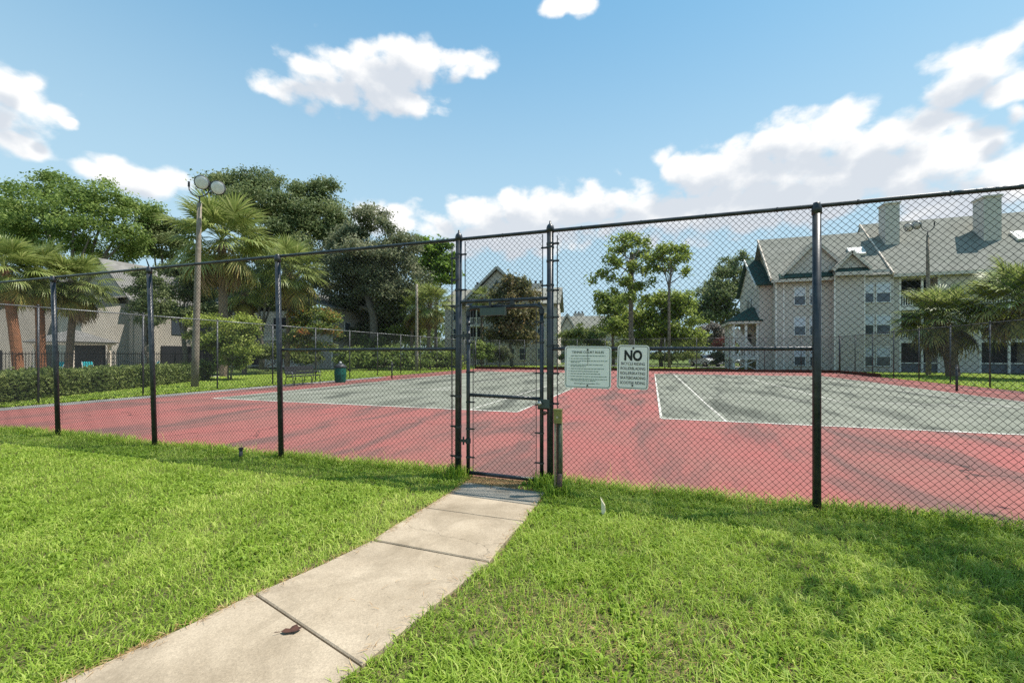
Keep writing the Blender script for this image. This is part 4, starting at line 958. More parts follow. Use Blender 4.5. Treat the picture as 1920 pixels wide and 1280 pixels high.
def railing_y(parent, o, x0, x1, z0, y, h=1.0, step=.16):
    mb = MB(o); mb.box(x0, x1, y - .05, y + .05, z0 + h - .08, z0 + h); mb.box(x0, x1, y - .03, y + .03, z0 + .04, z0 + .12)
    n = int((x1 - x0) / step)
    for i in range(n): xx = x0 + (i + .5) * (x1 - x0) / n; mb.box(xx - .03, xx + .03, y - .02, y + .02, z0 + .12, z0 + h - .08)
    return mb.build('railing', M_WHITE, parent)
def skylight(parent, o, x0, x1, ya, za, yb, zb):
    mb = MB(o); n = Vector((0, -(zb - za), (yb - ya))).normalized() * .34
    p = [Vector(q) + n for q in ((x0, ya, za), (x1, ya, za), (x1, yb, zb), (x0, yb, zb))]; mb.slab(p, .22)
    return mb.build('skylight', M_WHITE2, parent)

# --- right apartment building, parallel to the court
O = (18, 48, 0)
rb = thing('apartment_building', 'three storey grey clapboard apartment building with green grey roof at right', 'building', O)
FYB = 44.0; ZE = 8.5; ZR1 = 12.9; YR1 = 48.4; ZR2 = 13.9; YR2 = 49.5
MB(O).box(10.7, 19.3, FYB, 53.0, -.1, ZE + .2).build('wall', M_SIDING, rb)
# gable end triangle of the left block
MB(O).slab([(10.7, FYB, ZE), (10.7, 52.8, ZE), (10.7, YR1, ZR1 - .1)][::-1], .2).build('gable_wall', M_SIDINGT, rb)
gable_roof_x(rb, O, 10.2, 19.4, FYB, 52.8, ZE + .1, ZR1, .55)
# projecting bay
MB(O).box(14.95, 17.05, FYB - .85, FYB + .2, -.1, ZE + .25).build('bay_wall', M_SIDING, rb)
MB(O).box(17.05, 19.3, FYB - .25, FYB - .003, -.1, ZE + .2).build('wall', M_SIDING, rb)
# right block: wall piers, slabs and recessed balconies
MB(O).box(19.3, 36, FYB + 1.7, 54.8, -.1, ZE + .2).build('rear_wall', M_DARK if False else M_SIDING, rb)
BAL = [(19.75, 22.45), (24.95, 28.2), (31.0, 33.6)]
xs_ = [19.3] + [v for b in BAL for v in b] + [36]
for i in range(0, len(xs_), 2): MB(O).box(xs_[i], xs_[i+1], FYB, FYB + 1.7, -.1, ZE + .2).build('pier_wall', M_SIDING, rb)
for a, b in BAL:
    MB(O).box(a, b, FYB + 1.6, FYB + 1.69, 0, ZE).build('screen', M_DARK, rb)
    for zf in (2.75, 5.5, 8.15):
        MB(O).box(a, b, FYB + .02, FYB + 1.58, zf - .28, zf).build('balcony_floor', M_WHITE, rb)
    for zf in (2.75, 5.5): railing_y(rb, O, a + .05, b - .05, zf + .02, FYB + .10)
    MB(O).box(a + .05, b - .05, FYB + .1, FYB + .16, .75, .83).build('rail', M_WHITE, rb)
    MB(O).box(a + .05, b - .05, FYB + .18, FYB + .20, .03, .74).build('lower_screen', mat('grey_screen', (.12, .13, .15), .7, .3), rb)
    for xx in (a + .06, (a + b) / 2 + .2, b - .06):
        MB(O).box(xx - .07, xx + .07, FYB - .02, FYB + .09, 0, 8.15).build('column', M_WHITE, rb)
gable_roof_x(rb, O, 19.15, 37, FYB, 55, ZE + .1, ZR2, .55, ym=YR2)
MB(O).box(19.12, 37, FYB - .62, FYB - .50, ZE - .55, ZE - .30).build('gutter', M_SIDING2, rb)
MB(O).box(10.2, 14.9, FYB - .62, FYB - .50, ZE - .55, ZE - .30).build('gutter', M_SIDING2, rb)
# rake board of the higher roof and its step
def rake(p, q, w=.28, name='rake_board', m=M_SIDING2): return MB(O).bar(p, q, .10, w, (0, 0, 1)).build(name, m, rb)
rake((19.1, FYB - .55, ZE - .28), (19.1, YR2, ZR2 + .12)); rake((10.15, FYB - .55, ZE - .28), (10.15, YR1, ZR1 + .08))
MB(O).slab([(19.2, FYB, ZE), (19.2, 55, ZE), (19.2, YR2, ZR2 - .05)][::-1], .15).build('gable_wall', M_SIDING, rb)
# front gable over the windows
def front_gable(x0, x1, xp, zp, zb, y, depth, wallm=M_SIDING):
    MB(O).slab([(x0, y, zb), (x1, y, zb), (xp, y, zp)], .2).build('gable_wall', wallm, rb)
    sl = (zp - zb) / (xp - x0); ov = .18
    g_ = MB(O); t = .14
    g_.slab([(x0 - ov, y - .25, zb - sl * ov + t), (xp, y - .25, zp + t), (xp, y + depth, zp + t), (x0 - ov, y + depth, zb - sl * ov + t)], t)
    g_.slab([(xp, y - .25, zp + t), (x1 + ov, y - .25, zb - sl * ov + t), (x1 + ov, y + depth, zb - sl * ov + t), (xp, y + depth, zp + t)], t)
    g_.build('gable_roof', M_ROOF, rb)
    for a, b in (((x0 - ov, y - .3, zb - sl * ov), (xp, y - .3, zp + .02)), ((xp, y - .3, zp + .02), (x1 + ov, y - .3, zb - sl * ov))):
        MB(O).bar(a, b, .08, .24).build('rake_board', M_SIDING2, rb)
front_gable(11.25, 16.1, 13.7, 11.5, ZE + .25, FYB - .05, 4.2)
front_gable(14.85, 17.15, 16.0, 10.15, ZE + .35, FYB - .95, 3.0)
# skirt eaves under the gables
MB(O).slab([(10.9, FYB - .65, ZE - .18), (14.9, FYB - .65, ZE - .18), (14.9, FYB - .02, ZE + .28), (10.9, FYB - .02, ZE + .28)], .1).build('skirt_roof', M_ROOFG, rb)
MB(O).slab([(14.75, FYB - 1.45, ZE - .1), (17.25, FYB - 1.45, ZE - .1), (17.25, FYB - .9, ZE + .32), (14.75, FYB - .9, ZE + .32)], .1).build('skirt_roof', M_ROOFG, rb)
MB(O).box(14.72, 17.28, FYB - 1.52, FYB - 1.42, ZE - .36, ZE - .06).build('gutter', M_SIDING2, rb)
for x0, x1 in ((12.15, 12.95), (13.35, 14.15)):
    for z0 in (.55, 3.25, 5.95): window_y(rb, O, x0, x1, z0, z0 + 1.55, FYB)
for x0, x1 in ((17.25, 17.85), (18.1, 19.0)):
    for z0 in (.55, 3.25, 5.95): window_y(rb, O, x0, x1, z0, z0 + 1.55, FYB - .25)
for xx in (11.32, 14.90, 17.0): MB(O).box(xx - .06, xx + .06, (FYB - .03) if xx < 14 else FYB - .88, (FYB - .004) if xx < 14 else FYB - .854, 0, ZE).build('corner_board', M_WHITE, rb)
MB(O).box(10.64, 10.78, FYB - .03, FYB + .1, 0, ZE).build('corner_board', M_WHITE, rb)
skylight(rb, O, 16.9, 18.1, 45.7, 10.25, 46.5, 10.98)
skylight(rb, O, 28.6, 30.0, 46.3, 10.75, 47.2, 11.62)
for (x0, x1, y0, y1, zb, zt) in ((19.95, 21.0, 46.7, 47.9, 10.4, 15.0), (26.6, 27.75, 46.4, 47.7, 10.2, 14.75)):
    c_ = MB(O).box(x0, x1, y0, y1, zb, zt).build('chimney', M_SIDING, rb)
    MB(O).box(x0 - .08, x1 + .08, y0 - .08, y1 + .08, zt, zt + .14).build('chimney_cap', M_SIDING2, c_)
# left wing with its own gable facing left
WX, WY0, WY1, WP, WZ = 9.65, 45.3, 54.6, 50.2, 11.3
MB(O).box(WX, 10.69, WY0, WY1, -.1, 8.2).build('wing_wall', M_SIDING, rb)
MB(O).slab([(WX + .01, WY0, 8.2), (WX + .01, WY1, 8.2), (WX + .01, WP, WZ - .1)][::-1], .2).build('wing_gable_wall', M_SIDING2, rb)
gable_roof_x(rb, O, WX - .35, 11.6, WY0, WY1, 8.2, WZ, .45, M_ROOFG, ym=WP, name='wing_roof')
MB(O).bar((WX - .38, WY0 - .45, 7.85), (WX - .38, WP, WZ + .1), .08, .26).build('rake_board', M_WHITE, rb)
for yy in (48.6, 50.0): MB(O).box(WX - .05, WX - .003, yy, yy + .7, 5.8, 7.2).build('window', M_PANE, rb)
# stair porch on the wing
PX0, PX1, PY0, PY1 = 7.5, 9.62, 45.5, 50.0
MB(O).slab([(PX0 - .5, PY0 - .35, 4.75), (PX1 + .3, PY0 - .35, 4.75), (PX1, 47.4, 6.2), (PX1 - .3, 47.4, 6.2)], .12).build('porch_roof', M_ROOFG, rb)
MB(O).slab([(PX0 - .5, PY1 + .35, 4.75), (PX0 - .5, PY0 - .35, 4.75), (PX1 - .3, 47.4, 6.2), (PX1 - .3, 48.2, 6.2)], .12).build('porch_roof', M_ROOFG, rb)
MB(O).box(PX0 - .45, PX1, PY0 - .3, PY1 + .3, 4.42, 4.66).build('porch_beam', M_SIDING2, rb)
for xx, yy in ((PX0, PY0), (PX0 + 1.05, PY0), (PX1 - .1, PY0), (PX0, 47), (PX0, 48.5), (PX0, PY1)):
    MB(O).box(xx - .1, xx + .1, yy - .1, yy + .1, 0, 4.42).build('porch_post', M_WHITE, rb)
MB(O).box(PX0 - .15, PX1, PY0 - .15, PY1, 1.0, 1.25).build('porch_floor', M_WHITE, rb)
railing_y(rb, O, PX0 + .1, PX1 - .15, 1.25, PY0, 1.0, .2)
MB(O).bar((PX0 + .15, PY0, .05), (PX1 - .2, PY0, .98), .05, .09).build('cross_brace', M_WHITE, rb)
MB(O).bar((PX1 - .2, PY0 + .06, .05), (PX0 + .15, PY0 + .06, .98), .05, .09).build('cross_brace', M_WHITE, rb)
MB(O).bar((PX0 + .1, PY0 + .6, 3.9), (PX1 - .3, PY0 + .6, 1.4), .06, .9).build('stair_side', M_WHITE, rb)
MB(O).box(PX0 + .9, PX1, PY0 + 1.6, PY0 + 1.7, 1.25, 4.42).build('porch_inner_wall', M_SIDING, rb)
MB(O).box(PX0 + 1.15, PX1 - .3, PY0 + 1.52, PY0 + 1.59, 1.25, 3.5).build('door', mat('dark_door', (.06, .055, .045), .6), rb)

# --- building behind the gate
d0 = 60; cx_, cy_ = at(937, d0); mbd = thing('apartment_building', 'grey gabled building seen through the gate, behind the magnolia', 'building', (cx_, cy_, 0), math.radians(9))
HW = 8.1
MB().box(-HW, HW, 0, 11, -.1, 8.7).build('wall', M_SIDING, mbd)
gable_roof_x(mbd, (0, 0, 0), -HW - .3, HW + .5, 0, 11, 8.7, 11.5, .6)
for s_ in (-1, 1): MB().slab([(s_ * (HW - .05), 0, 8.7), (s_ * (HW - .05), 11, 8.7), (s_ * (HW - .05), 5.5, 11.4)][::s_], .1).build('gable_wall', M_SIDING, mbd)
MB().box(-4.6, 4.4, -1.2, 0.1, -.1, 9.0).build('bay_wall', M_SIDING, mbd)
gable_roof_y(mbd, (0, 0, 0), -4.9, 4.7, -1.7, 5.4, 8.9, 13.5, .5)
MB().slab([(-4.6, -1.22, 8.8), (4.4, -1.22, 8.8), (-.1, -1.22, 13.2)], .1).build('gable_wall', M_SIDING2, mbd)
for sx in (-1, 1):
    MB().bar((-.1 + sx * 5.3, -1.75, 8.42), (-.1, -1.75, 13.55), .10, .34).build('rake_board', M_SIDING, mbd)
MB().slab([(-1.7, -1.62, 8.6), (1.5, -1.62, 8.6), (-.1, -1.62, 11.4)], .25).build('dormer_wall', M_SIDING2, mbd)
gable_roof_y(mbd, (0, 0, 0), -1.9, 1.7, -1.95, 1.0, 8.7, 11.6, .15)
MB().add([(-.75, -1.66, 9.5), (.1, -1.66, 9.5), (.1, -1.66, 10.1), (-.32, -1.66, 10.7), (-.75, -1.66, 10.1)], [(0, 1, 2, 3, 4)]).build('pointed_window', M_PANE, mbd)
for xx in (-3.9, 4.5):
    c_ = MB().box(xx - 1.1, xx + 1.1, 5.2, 6.4, 10, 12.3).build('chimney', M_SIDING, mbd)
    for q in (-.8, 0, .8): MB().lathe((xx + q, 5.8, 12.3), [(.16, 0), (.16, .35), (.24, .4), (.2, .5)], 8).build('chimney_pot', M_DARKMETAL, c_)
for zf in (0, 2.9, 5.6):
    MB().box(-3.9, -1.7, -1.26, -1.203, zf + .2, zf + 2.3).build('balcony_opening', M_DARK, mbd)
    for xx in (-3.98, -2.85, -1.62): MB().box(xx - .08, xx + .08, -2.2, -2.05, zf - .1, zf + 2.65).build('post', M_WHITE, mbd)
    MB().box(-4.1, -1.5, -2.25, -1.21, zf - .25, zf - .02).build('balcony_floor', M_WHITE, mbd)
    railing_y(mbd, (0, 0, 0), -3.9, -1.7, zf, -2.12)
    for x0 in (1.4, 3.0): window_y(mbd, (0, 0, 0), x0, x0 + .9, zf + .8, zf + 2.3, -1.2, False)
    for x0 in (5.4, -6.8): window_y(mbd, (0, 0, 0), x0, x0 + .9, zf + .8, zf + 2.3, 0, False)
MB().slab([(-4.2, -2.45, 2.55), (-1.4, -2.45, 2.55), (-1.4, -1.21, 3.3), (-4.2, -1.21, 3.3)], .1).build('porch_roof', M_ROOFL, mbd) if False else None
MB().slab([(-4.3, -2.5, 5.25 + 2.9), (-1.3, -2.5, 5.25 + 2.9), (-1.3, -1.21, 5.95 + 2.9), (-4.3, -1.21, 5.95 + 2.9)], .1).build('porch_roof', M_ROOFL, mbd)

# --- small grey house right of it
x, y = at(1088, 78); hs = thing('house', 'low grey roofed house half hidden by the clipped bush, right of gate', 'house', (x, y, 0), math.radians(6))
MB().box(-5, 5.2, 0, 9, -.1, 5.2).build('wall', M_SIDING, hs)
gable_roof_x(hs, (0, 0, 0), -5.5, 4.6, 0, 9, 5.2, 8.8, .5, M_ROOF)
MB().slab([(-4.2, -.15, 5.2), (-.6, -.15, 5.2), (-2.4, -.15, 8.4)], .15).build('gable_wall', M_SIDING2, hs)
gable_roof_y(hs, (0, 0, 0), -4.4, -.4, -.4, 4.4, 5.2, 8.9, .3)
for sx in (-1, 1): MB().bar((-2.4 + sx * 2.3, -.45, 4.66), (-2.4, -.45, 8.95), .08, .3).build('rake_board', M_SIDING, hs)
c_ = MB().box(-1.6, .4, 5.3, 6.3, 7, 9.6).build('chimney', M_SIDING, hs)
for q in (-1.3, -.6, .1): MB().lathe((q, 5.8, 9.6), [(.15, 0), (.15, .3), (.22, .38)], 8).build('chimney_pot', M_DARKMETAL, c_)
MB().box(4.62, 7.0, -.6, 8.8, -.1, 5.6).build('side_wall', M_SIDING, hs)
gable_roof_x(hs, (0, 0, 0), 4.62, 7.3, -.6, 8.8, 5.6, 7.6, .4, M_ROOFL)
MB().box(6.95, 7.12, -.72, -.6, 0, 5.6).build('downpipe', M_WHITE, hs)
for x0 in (-3.2, 1.0, 2.8): window_y(hs, (0, 0, 0), x0, x0 + .9, 2.6, 4.2, 0, False)

# --- left building
O2 = (-50, 27, 0)
lb_ = thing('apartment_building', 'grey building with lit gable side behind the three left palms', 'building', O2)
MB(O2).box(-60, -48.0, 27.5, 45, -.1, 7.0).build('wall', M_SIDING3, lb_)
MB(O2).slab([(-57.0, 27.5, 6.9), (-48, 27.5, 6.9), (-52.4, 27.5, 10.9)], .2).build('gable_wall', M_SIDING3, lb_)
gable_roof_y(lb_, O2, -57, -48, 27.1, 45, 6.9, 11.0, .45, M_ROOFL)
MB(O2).box(-52, -48.6, 23.9, 27.49, -.1, 6.4).build('front_wing_wall', M_SIDING3, lb_)
MB(O2).slab([(-52.4, 23.6, 6.4), (-48.2, 23.6, 6.4), (-48.2, 27.49, 7.3), (-52.4, 27.49, 7.3)], .15).build('wing_roof', M_ROOFL, lb_)
MB(O2).box(-49.7, -46.6, 27.62, 28.3, -.1, 6.4).build('fin_wall', M_SIDING3, lb_)
MB(O2).box(-46.6, -46.45, 27.58, 27.75, 0, 6.4).build('corner_board', M_WHITE, lb_)
MB(O2).box(-76, -60, 23, 34, -.1, 6.6).build('shaded_wall', mat('shade_toned_siding', (.30, .275, .24), .85, .2, var=(.6, (.34, .31, .27), 6), extra=lap), lb_)  # tree shade is put into this wall's darker siding colour
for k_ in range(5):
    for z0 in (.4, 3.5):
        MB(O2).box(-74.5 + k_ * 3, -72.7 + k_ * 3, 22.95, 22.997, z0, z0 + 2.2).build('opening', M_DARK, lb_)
gable_roof_x(lb_, O2, -77, -59.5, 23, 34, 6.6, 9.6, .5, M_ROOFL)
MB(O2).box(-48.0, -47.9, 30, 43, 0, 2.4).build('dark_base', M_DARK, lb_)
for y0 in (31, 34, 37, 40):
    w = MB(O2).box(-47.99, -47.94, y0, y0 + 1.1, 3.6, 5.2).build('window', M_PANE, lb_)

# --- pale block with balconies behind the bench
O3 = (-38, 40, 0)
pb = thing('apartment_building', 'pale two storey block with dark balconies behind the bench', 'building', O3)
MB(O3).box(-50, -32.4, 37.9, 46.5, -.1, 6.5).build('wall', M_SIDING, pb)
MB(O3).box(-36.4, -32.39, 36.6, 37.89, -.1, 6.5).build('end_wall', M_SIDING3, pb)
MB(O3).box(-32.38, -32.32, 36.6, 46.4, -.1, 6.4).build('side_cladding', M_SIDING3, pb)
for xs0, xs1 in ((-41.6, -36.6), (-48.5, -43.6)):
    for zf in (.3, 3.3):
        MB(O3).box(xs0, xs1, 37.82, 37.89, zf, zf + 2.4).build('opening', M_DARK, pb)
        MB(O3).box(xs0 - .2, xs1 + .15, 36.4, 37.8, zf - .22, zf - .02).build('balcony_floor', M_WHITE, pb)
        railing_y(pb, O3, xs0, xs1, zf, 36.5, 1.0, .2)
    for xx in (xs0 - .1, (xs0 + xs1) / 2, xs1 + .05): MB(O3).box(xx - .09, xx + .09, 36.38, 36.56, 0, 6.4).build('post', M_SIDING3, pb)
gable_roof_y(pb, O3, -50, -32.4, 36.3, 47, 6.5, 9.2, .5, M_ROOFL)
for y0, z0 in ((38.6, 3.6), (41.5, 3.6), (38.6, .8), (41.5, .8)):
    w = MB(O3).box(-32.319, -32.27, y0, y0 + 1.0, z0, z0 + 1.5).build('window', M_WHITE2, pb)
    MB(O3).box(-32.269, -32.25, y0 + .08, y0 + .92, z0 + .08, z0 + 1.42).build('pane', M_PANE, w)
MB(O3).box(-32.319, -32.2, 36.6, 36.75, 0, 6.4).build('corner_board', M_WHITE, pb)

# --- pool pavilion, iron fence, chairs
x, y = at(138, 31); gz = thing('pavilion', 'small hip roofed poolside pavilion behind the iron fence', 'pavilion', (x, y, 0), .3)
for sx in (-1, 1):
    for sy in (-1, 1): MB().box(sx * 1.35 - .08, sx * 1.35 + .08, sy * 1.35 - .08, sy * 1.35 + .08, 0, 2.4).build('post', M_SIDING2, gz)
e = 1.75
for i in range(4):
    c4 = [(-e, -e), (e, -e), (e, e), (-e, e)]; a, b = c4[i], c4[(i + 1) % 4]
    MB().slab([(*a, 2.42), (*b, 2.42), (0, 0, 3.35)], .08).build('roof_panel', M_ROOFL, gz)
MB().box(-1.6, 1.6, -1.6, 1.6, 2.22, 2.34).build('beam', M_SIDING2, gz)
MB().box(-1.2, 1.2, .9, 1.2, 0, 2.2).build('back_panel', M_DARK, gz)
for lab, p0, p1 in (('black iron picket fence around the pool, behind the hedge', (-30.0, 5.0), (-35.0, 27.0)),):
    f_ = thing('iron_fence', lab, 'fence', (*p0, 0)); a = Vector((0, 0, 0)); b = Vector((p1[0] - p0[0], p1[1] - p0[1], 0)); n = 9
    for i in range(n + 1):
        p = a.lerp(b, i / n); MB().box(p.x - .04, p.x + .04, p.y - .04, p.y + .04, 0, 1.72).build('post', M_IRON, f_)
    for i in range(n):
        p, q = a.lerp(b, i / n), a.lerp(b, (i + 1) / n); mb = MB()
        mb.bar(p + Vector((0, 0, 1.55)), q + Vector((0, 0, 1.55)), .04, .04); mb.bar(p + Vector((0, 0, .18)), q + Vector((0, 0, .18)), .04, .04)
        mb.build('rails', M_IRON, f_); mb = MB()
        for k_ in range(18):
            s_ = p.lerp(q, (k_ + .5) / 18); mb.bar(s_ + Vector((0, 0, .05)), s_ + Vector((0, 0, 1.66)), .02, .02)
        o = mb.build('pickets', M_IRON, f_); o['kind'] = 'stuff'
def lounge(label, px, d, rz):
    x, y = at(px, d); c = thing('pool_chair', label, 'chair', (x, y, .012), rz, 'teal pool chairs')
    for sx in (-.28, .28):
        mb = MB(); mb.tube([(sx, -.45, 0), (sx, -.40, .38), (sx, .25, .34), (sx, .60, 1.0)], .018, 6); mb.build('side_frame', M_WHITE, c)
        mb = MB(); mb.tube([(sx, .45, 0), (sx, .25, .34)], .018, 6); mb.build('leg', M_WHITE, c)
    MB().slab([(-.27, -.42, .40), (.27, -.42, .40), (.27, .24, .36), (-.27, .24, .36)], .015).build('seat', M_TEAL, c)
    MB().slab([(-.27, .25, .36), (.27, .25, .36), (.27, .59, .99), (-.27, .59, .99)], .015).build('backrest', M_TEAL, c)
lounge('teal pool chair left of the pavilion', 98, 29, .2); lounge('teal pool chair right of the pavilion, under its eave', 168, 29.5, 1.3); lounge('teal pool chair beside the second fence post', 279, 31, -.3)

# --- parked car
def car(label, x, y, rz, group='parked cars'):
    c = thing('parked_car', label, 'car', (x, y, .016), rz, group)
    prof = [(-2.15,.35),(-2.2,.62),(-2.1,.85),(-1.75,.95),(-1.05,1.38),(-.6,1.46),(.45,1.44),(1.05,1.02),(1.75,.90),(2.15,.72),(2.2,.45),(2.1,.32)]
    mb = MB(); n = len(prof)
    def ws(z): return .88 if z < 1.0 else .88 - (z - 1.0) * .42
    vs_ = [(x_, -ws(z_), z_) for x_, z_ in prof] + [(x_, ws(z_), z_) for x_, z_ in prof]
    mb.add(vs_, [tuple(range(n)), tuple(range(2*n-1, n-1, -1))] + [(i, i + n, (i+1) % n + n, (i+1) % n) for i in range(n)]); mb.build('body', M_CARW, c)
    for s in (-1, 1):
        y_ = s * .80; MB().add([(-1.35, s*.885, 1.02), (-.9, s*.79, 1.33), (-.1, s*.77, 1.38), (-.1, s*.885, 1.02)], [(0,1,2,3)]).build('side_window', M_CARGLASS, c)
        MB().add([(0, s*.885, 1.02), (0, s*.77, 1.38), (.5, s*.78, 1.36), (.95, s*.89, 1.04)], [(0,1,2,3)]).build('side_window', M_CARGLASS, c)
        for wx in (-1.35, 1.35):
            mb = MB(); mb.tube([(wx, s * .70, .32), (wx, s * .92, .32)], .32, 18); w = mb.build('wheel', M_TYRE, c)
            mb = MB(); mb.tube([(wx, s * .921, .32), (wx, s * .935, .32)], .19, 14); mb.build('rim', M_STEEL, w)
    MB().add([(.50, -.70, 1.435), (.50, .70, 1.435), (1.06, .78, 1.04), (1.06, -.78, 1.04)], [(0,3,2,1)]).build('windscreen', M_CARGLASS, c)
    MB().add([(-1.08, -.70, 1.38), (-1.08, .70, 1.38), (-1.74, .78, .98), (-1.74, -.78, .98)], [(0,1,2,3)]).build('rear_window', M_CARGLASS, c)
    for s in (-.62, .62):
        MB().box(2.12, 2.215, s - .17, s + .17, .60, .74).build('headlight', M_GLASSL, c); MB().box(-2.215, -2.12, s - .15, s + .15, .66, .82).build('tail_light', mat('red_lamp', (.25, .02, .02), .3), c)
    MB().box(2.15, 2.225, -.4, .4, .42, .56).build('grille', M_DARKMETAL, c)
x, y = at(1322, 53); car('pale silver car parked beyond the far fence', x, y, math.radians(-62))
x, y = at(1368, 57); car('pale car mostly hidden behind the stair porch', x, y, math.radians(-75))

# --- a tree on the lawn just outside the frame: its crown shades the near right grass
tree('oak_tree', 'leafy tree on the near lawn outside the right edge', 6.6, 4.0, [(4.3, 4.9, 5.0, .9, .9, .6), (5.2, 5.4, 5.4, 1.1, 1.0, .8), (3.5, 4.5, 4.9, .6, .6, .4), (5.0, 4.4, 5.6, 1.0, .9, .7), (6.3, 4.6, 6.0, 1.3, 1.2, .9), (7.2, 3.6, 5.8, 1.3, 1.3, 1.0)], 3000, .12, L_OAK, M_BARK, 4.0, .16, .3, 91, nlimb=6)

# --- distant trees as one mass
rng = np.random.default_rng(95)
lbs = []
for k_ in range(120):
    px = -260 + k_ * 20; d = rng.uniform(105, 150); h = rng.uniform(5, 9.5); x, y = at(px, d)
    lbs.append((x, y, h * .5, rng.uniform(4, 7), rng.uniform(4, 7), h * .55))
for k_ in range(34):
    px = -230 + k_ * 33; d = rng.uniform(80, 105); h = rng.uniform(10, 14.5); x, y = at(px, d)
    if 830 < px < 870: continue
    lbs.append((x, y, h * .5, rng.uniform(4, 6), rng.uniform(4, 6), h * .52))
P, ct, _, _ = clumps(lbs, 46000, rng, 1.3, .4); P[:, 2] = np.maximum(P[:, 2], .1)
tag(link('treeline', leaf_mesh('treeline', P, 1.0, rng, ct), L_LIVE), 'distant line of trees beyond the buildings', 'trees', kind='stuff')

# ------------------------------------------------------------------ grass
def in_path(X, Y, grow=0.0):
    inside = np.zeros(len(X), bool)
    for i in range(len(JL) - 1):
        q = [np.array(p) for p in (JL[i], JL[i+1], JR[i+1], JR[i])]; c = sum(q) / 4; ok = np.ones(len(X), bool)
        q = [c + (p - c) * (1 + grow) for p in q]
        for a, b in zip(q, q[1:] + q[:1]): ok &= ((b[0]-a[0]) * (Y-a[1]) - (b[1]-a[1]) * (X-a[0])) > 0
        inside |= ok
    return inside
def vnoise(X, Y, s, seed):
    g = np.random.default_rng(seed).random((64, 64)); u = (X * s) % 63; v = (Y * s) % 63
    i = u.astype(int); j = v.astype(int); fu = u - i; fv = v - j; fu = fu*fu*(3-2*fu); fv = fv*fv*(3-2*fv)
    i1 = (i + 1) % 64; j1 = (j + 1) % 64
    return (g[i, j]*(1-fu) + g[i1, j]*fu)*(1-fv) + (g[i, j1]*(1-fu) + g[i1, j1]*fu)*fv
def blades(X, Y, h, w, rng, tint, lean=.8, z0=0):
    n = len(X); a = rng.uniform(0, 2*np.pi, n); dx, dy = np.cos(a), np.sin(a); ln = np.abs(rng.normal(lean, .35, n)) * h
    b = a + np.pi/2 + rng.normal(0, .5, n); sx, sy = np.cos(b) * w / 2, np.sin(b) * w / 2
    Z = np.zeros(n) + z0
    hz = h * rng.uniform(.75, 1.0, n)
    V = np.stack([np.stack([X - sx, Y - sy, Z], -1), np.stack([X + sx, Y + sy, Z], -1),
                  np.stack([X + dx*ln*.4 + sx*.9, Y + dy*ln*.4 + sy*.9, Z + hz*.72], -1), np.stack([X + dx*ln*.4 - sx*.9, Y + dy*ln*.4 - sy*.9, Z + hz*.72], -1),
                  np.stack([X + dx*ln + sx*.12, Y + dy*ln + sy*.12, Z + hz*.86], -1), np.stack([X + dx*ln - sx*.12, Y + dy*ln - sy*.12, Z + hz*.86], -1)], 1).reshape(-1, 3)
    i0 = np.arange(n)[:, None] * 6
    Fq = np.concatenate([i0 + np.array([0, 1, 2, 3]), i0 + np.array([3, 2, 4, 5])], 1).reshape(-1, 4)
    return V, Fq, np.repeat(tint, 2)
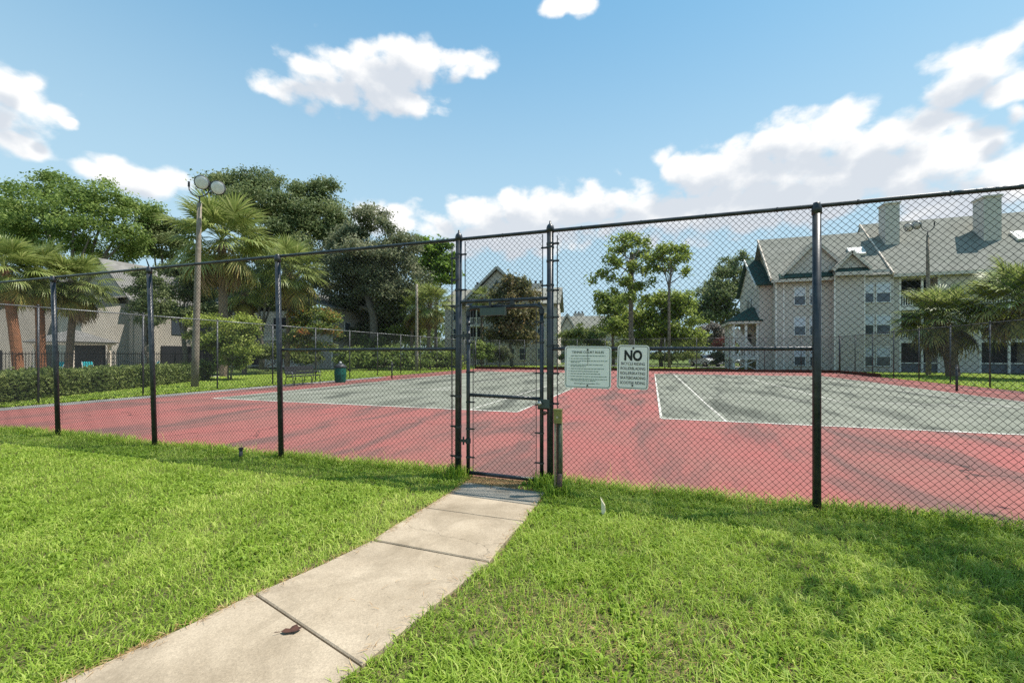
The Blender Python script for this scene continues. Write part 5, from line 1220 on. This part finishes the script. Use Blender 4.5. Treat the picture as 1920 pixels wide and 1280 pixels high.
def build_grass():
    rng = np.random.default_rng(200); Vs = []; Fs = []; Ts = []; base = 0
    def put(X, Y, h, w, tint, lean=.8):
        nonlocal base
        V, Fq, T = blades(X, Y, h, w, rng, np.clip(tint, 0, 1), lean); Vs.append(V); Fs.append(Fq + base); Ts.append(T); base += len(V)
    def scatter(x0, x1, y0, y1, dens): n = int((x1-x0)*(y1-y0)*dens); return rng.uniform(x0, x1, n), rng.uniform(y0, y1, n)
    X, Y = scatter(-13, 6.5, .1, 4.93, 7600)
    d = FW[0]*X + FW[1]*Y; lat = RT[0]*X + RT[1]*Y
    keep = (d > .9) & (np.abs(lat) < 1.45 * d + 1.6) & ~((X > -2.13) & (X < -1.14) & (Y > 4.44))
    prob = np.clip(1.25 - d / 7.5, .30, 1.0)
    clump = vnoise(X, Y, 9, 4)                                # tufts
    keep &= rng.random(len(X)) < prob * (.45 + .9 * clump)
    X, Y, d = X[keep], Y[keep], d[keep]
    wob = (vnoise(X, Y, 7, 14) - .5) * .07; k = ~in_path(X + wob, Y, .0); X, Y, d = X[k], Y[k], d[k]
    bare = vnoise(X, Y, 1.1, 8); near_path = ((X + .3) ** 2 / .9 + (Y - 2.35) ** 2 / .18) < 1
    k = ~(near_path & (rng.random(len(X)) < .5)); X, Y, d, bare = X[k], Y[k], d[k], bare[k]
    tall = np.exp(-((Y - 4.85) / .16) ** 2)
    big = vnoise(X, Y, .9, 5); md = vnoise(X, Y, 4.5, 6)
    right = X > -1.0
    h = rng.uniform(.026, .062, len(X)) * (1 + .5 * (md - .5)) * np.where(right, 1.25, 1.0) + tall * rng.uniform(0, .09, len(X))
    w = rng.uniform(.0035, .0068, len(X)) * (1 + np.clip(d - 3, 0, 6) * .13)
    tint = .50 + .34 * (md - .5) + .30 * (big - .5) + rng.normal(0, .22, len(X)) + np.where(rng.random(len(X)) < .05, .45, 0)
    put(X, Y, h, w, tint, .95)
    # broad-leaved weeds and clover in patches
    X, Y = scatter(-9, 5, 1, 4.8, 260); k = (vnoise(X, Y, 1.7, 12) > .60) & ~in_path(X, Y, .03); X, Y = X[k], Y[k]
    X = np.repeat(X, 5) + rng.normal(0, .022, len(X) * 5); Y = np.repeat(Y, 5) + rng.normal(0, .022, len(Y) * 5)
    put(X, Y, rng.uniform(.03, .06, len(X)), rng.uniform(.014, .024, len(X)), rng.normal(.35, .15, len(X)), .7)
    # unmown weeds along the fence foot
    X = rng.uniform(-12, 6, 9000); Y = 4.86 + rng.normal(0, .07, 9000); k = ~((X > -2.25) & (X < -1.2)) & (vnoise(X, Y, 2.2, 9) > .42)
    X, Y = X[k], Y[k]; put(X, Y, rng.uniform(.06, .17, len(X)), rng.uniform(.005, .009, len(X)), rng.normal(.5, .2, len(X)), .6)
    X = rng.uniform(-11, 5, 160); Y = 4.84 + rng.normal(0, .06, 160); k = ~((X > -2.25) & (X < -1.2)); X, Y = X[k], Y[k]
    put(X, Y, rng.uniform(.15, .30, len(X)), np.full(len(X), .004), rng.normal(.85, .1, len(X)), .35)
    # a tuft beside the gate posts
    for (tx, ty, n) in ((-1.16, 4.70, 420), (-2.28, 4.72, 360), (-.93, 4.42, 260)):
        X = rng.normal(tx, .07, n); Y = rng.normal(ty, .07, n); put(X, Y, rng.uniform(.06, .24, n), np.full(n, .009), rng.normal(.4, .15, n), .4)
    # lawns beyond the court, sparser and coarser
    for (x0, x1, y0, y1, dens) in ((-27, -17.5, 5, 40, 150), (14.4, 24, 20, 43, 150), (-22, 14, 41, 52, 90), (-17.7, -17.45, 5, 40, 900)):
        X, Y = scatter(x0, x1, y0, y1, dens); put(X, Y, rng.uniform(.06, .12, len(X)), np.full(len(X), .05), rng.normal(.6, .18, len(X)), .9)
    me = npmesh('grass', np.concatenate(Vs), np.concatenate(Fs), np.concatenate(Ts))
    tag(link('grass', me, L_GRASS), 'bright green coarse lawn grass around the path and court', 'grass', kind='stuff')
    # straw: cut dead grass along the path edge and under the gate
    Vs, Fs, Ts, base = [], [], [], 0
    X = []; Y = []
    for i in range(len(JL) - 2):
        for E, s, n in ((JL, -1, 220 if i < 4 else (500 if i == 4 else 3000)), (JR, 1, 90)):
            t_ = rng.random(n); X.append(E[i][0] + (E[i+1][0]-E[i][0])*t_ + rng.normal(0, .030 if n < 1000 else .13, n)); Y.append(E[i][1] + (E[i+1][1]-E[i][1])*t_ + rng.normal(0, .025, n))
    X.append(rng.uniform(-2.2, -1.1, 5200)); Y.append(4.68 + rng.normal(0, .10, 5200))
    X.append(rng.normal(-.3, .5, 1400)); Y.append(rng.normal(2.35, .22, 1400))
    X = np.concatenate(X); Y = np.concatenate(Y)
    z = np.where(in_path(X, Y, -.01), .034, .004); n = len(X)
    h = rng.uniform(.004, .02, n)
    V, Fq, T = blades(X, Y, h, rng.uniform(.002, .004, n), rng, np.clip(rng.normal(.45, .25, n), 0, 1), 0, z)
    a = rng.uniform(0, 2*np.pi, n); ln = rng.uniform(.02, .07, n); V = V.reshape(n, 6, 3)
    f = np.array([0, 0, .6, .6, 1, 1]); V[:, :, 0] += np.cos(a)[:, None] * ln[:, None] * f; V[:, :, 1] += np.sin(a)[:, None] * ln[:, None] * f
    me = npmesh('dry_grass', V.reshape(-1, 3), Fq, T); tag(link('dry_grass', me, M_STRAW), 'dry straw coloured clippings along the path edge', 'dry grass', kind='stuff')
build_grass()
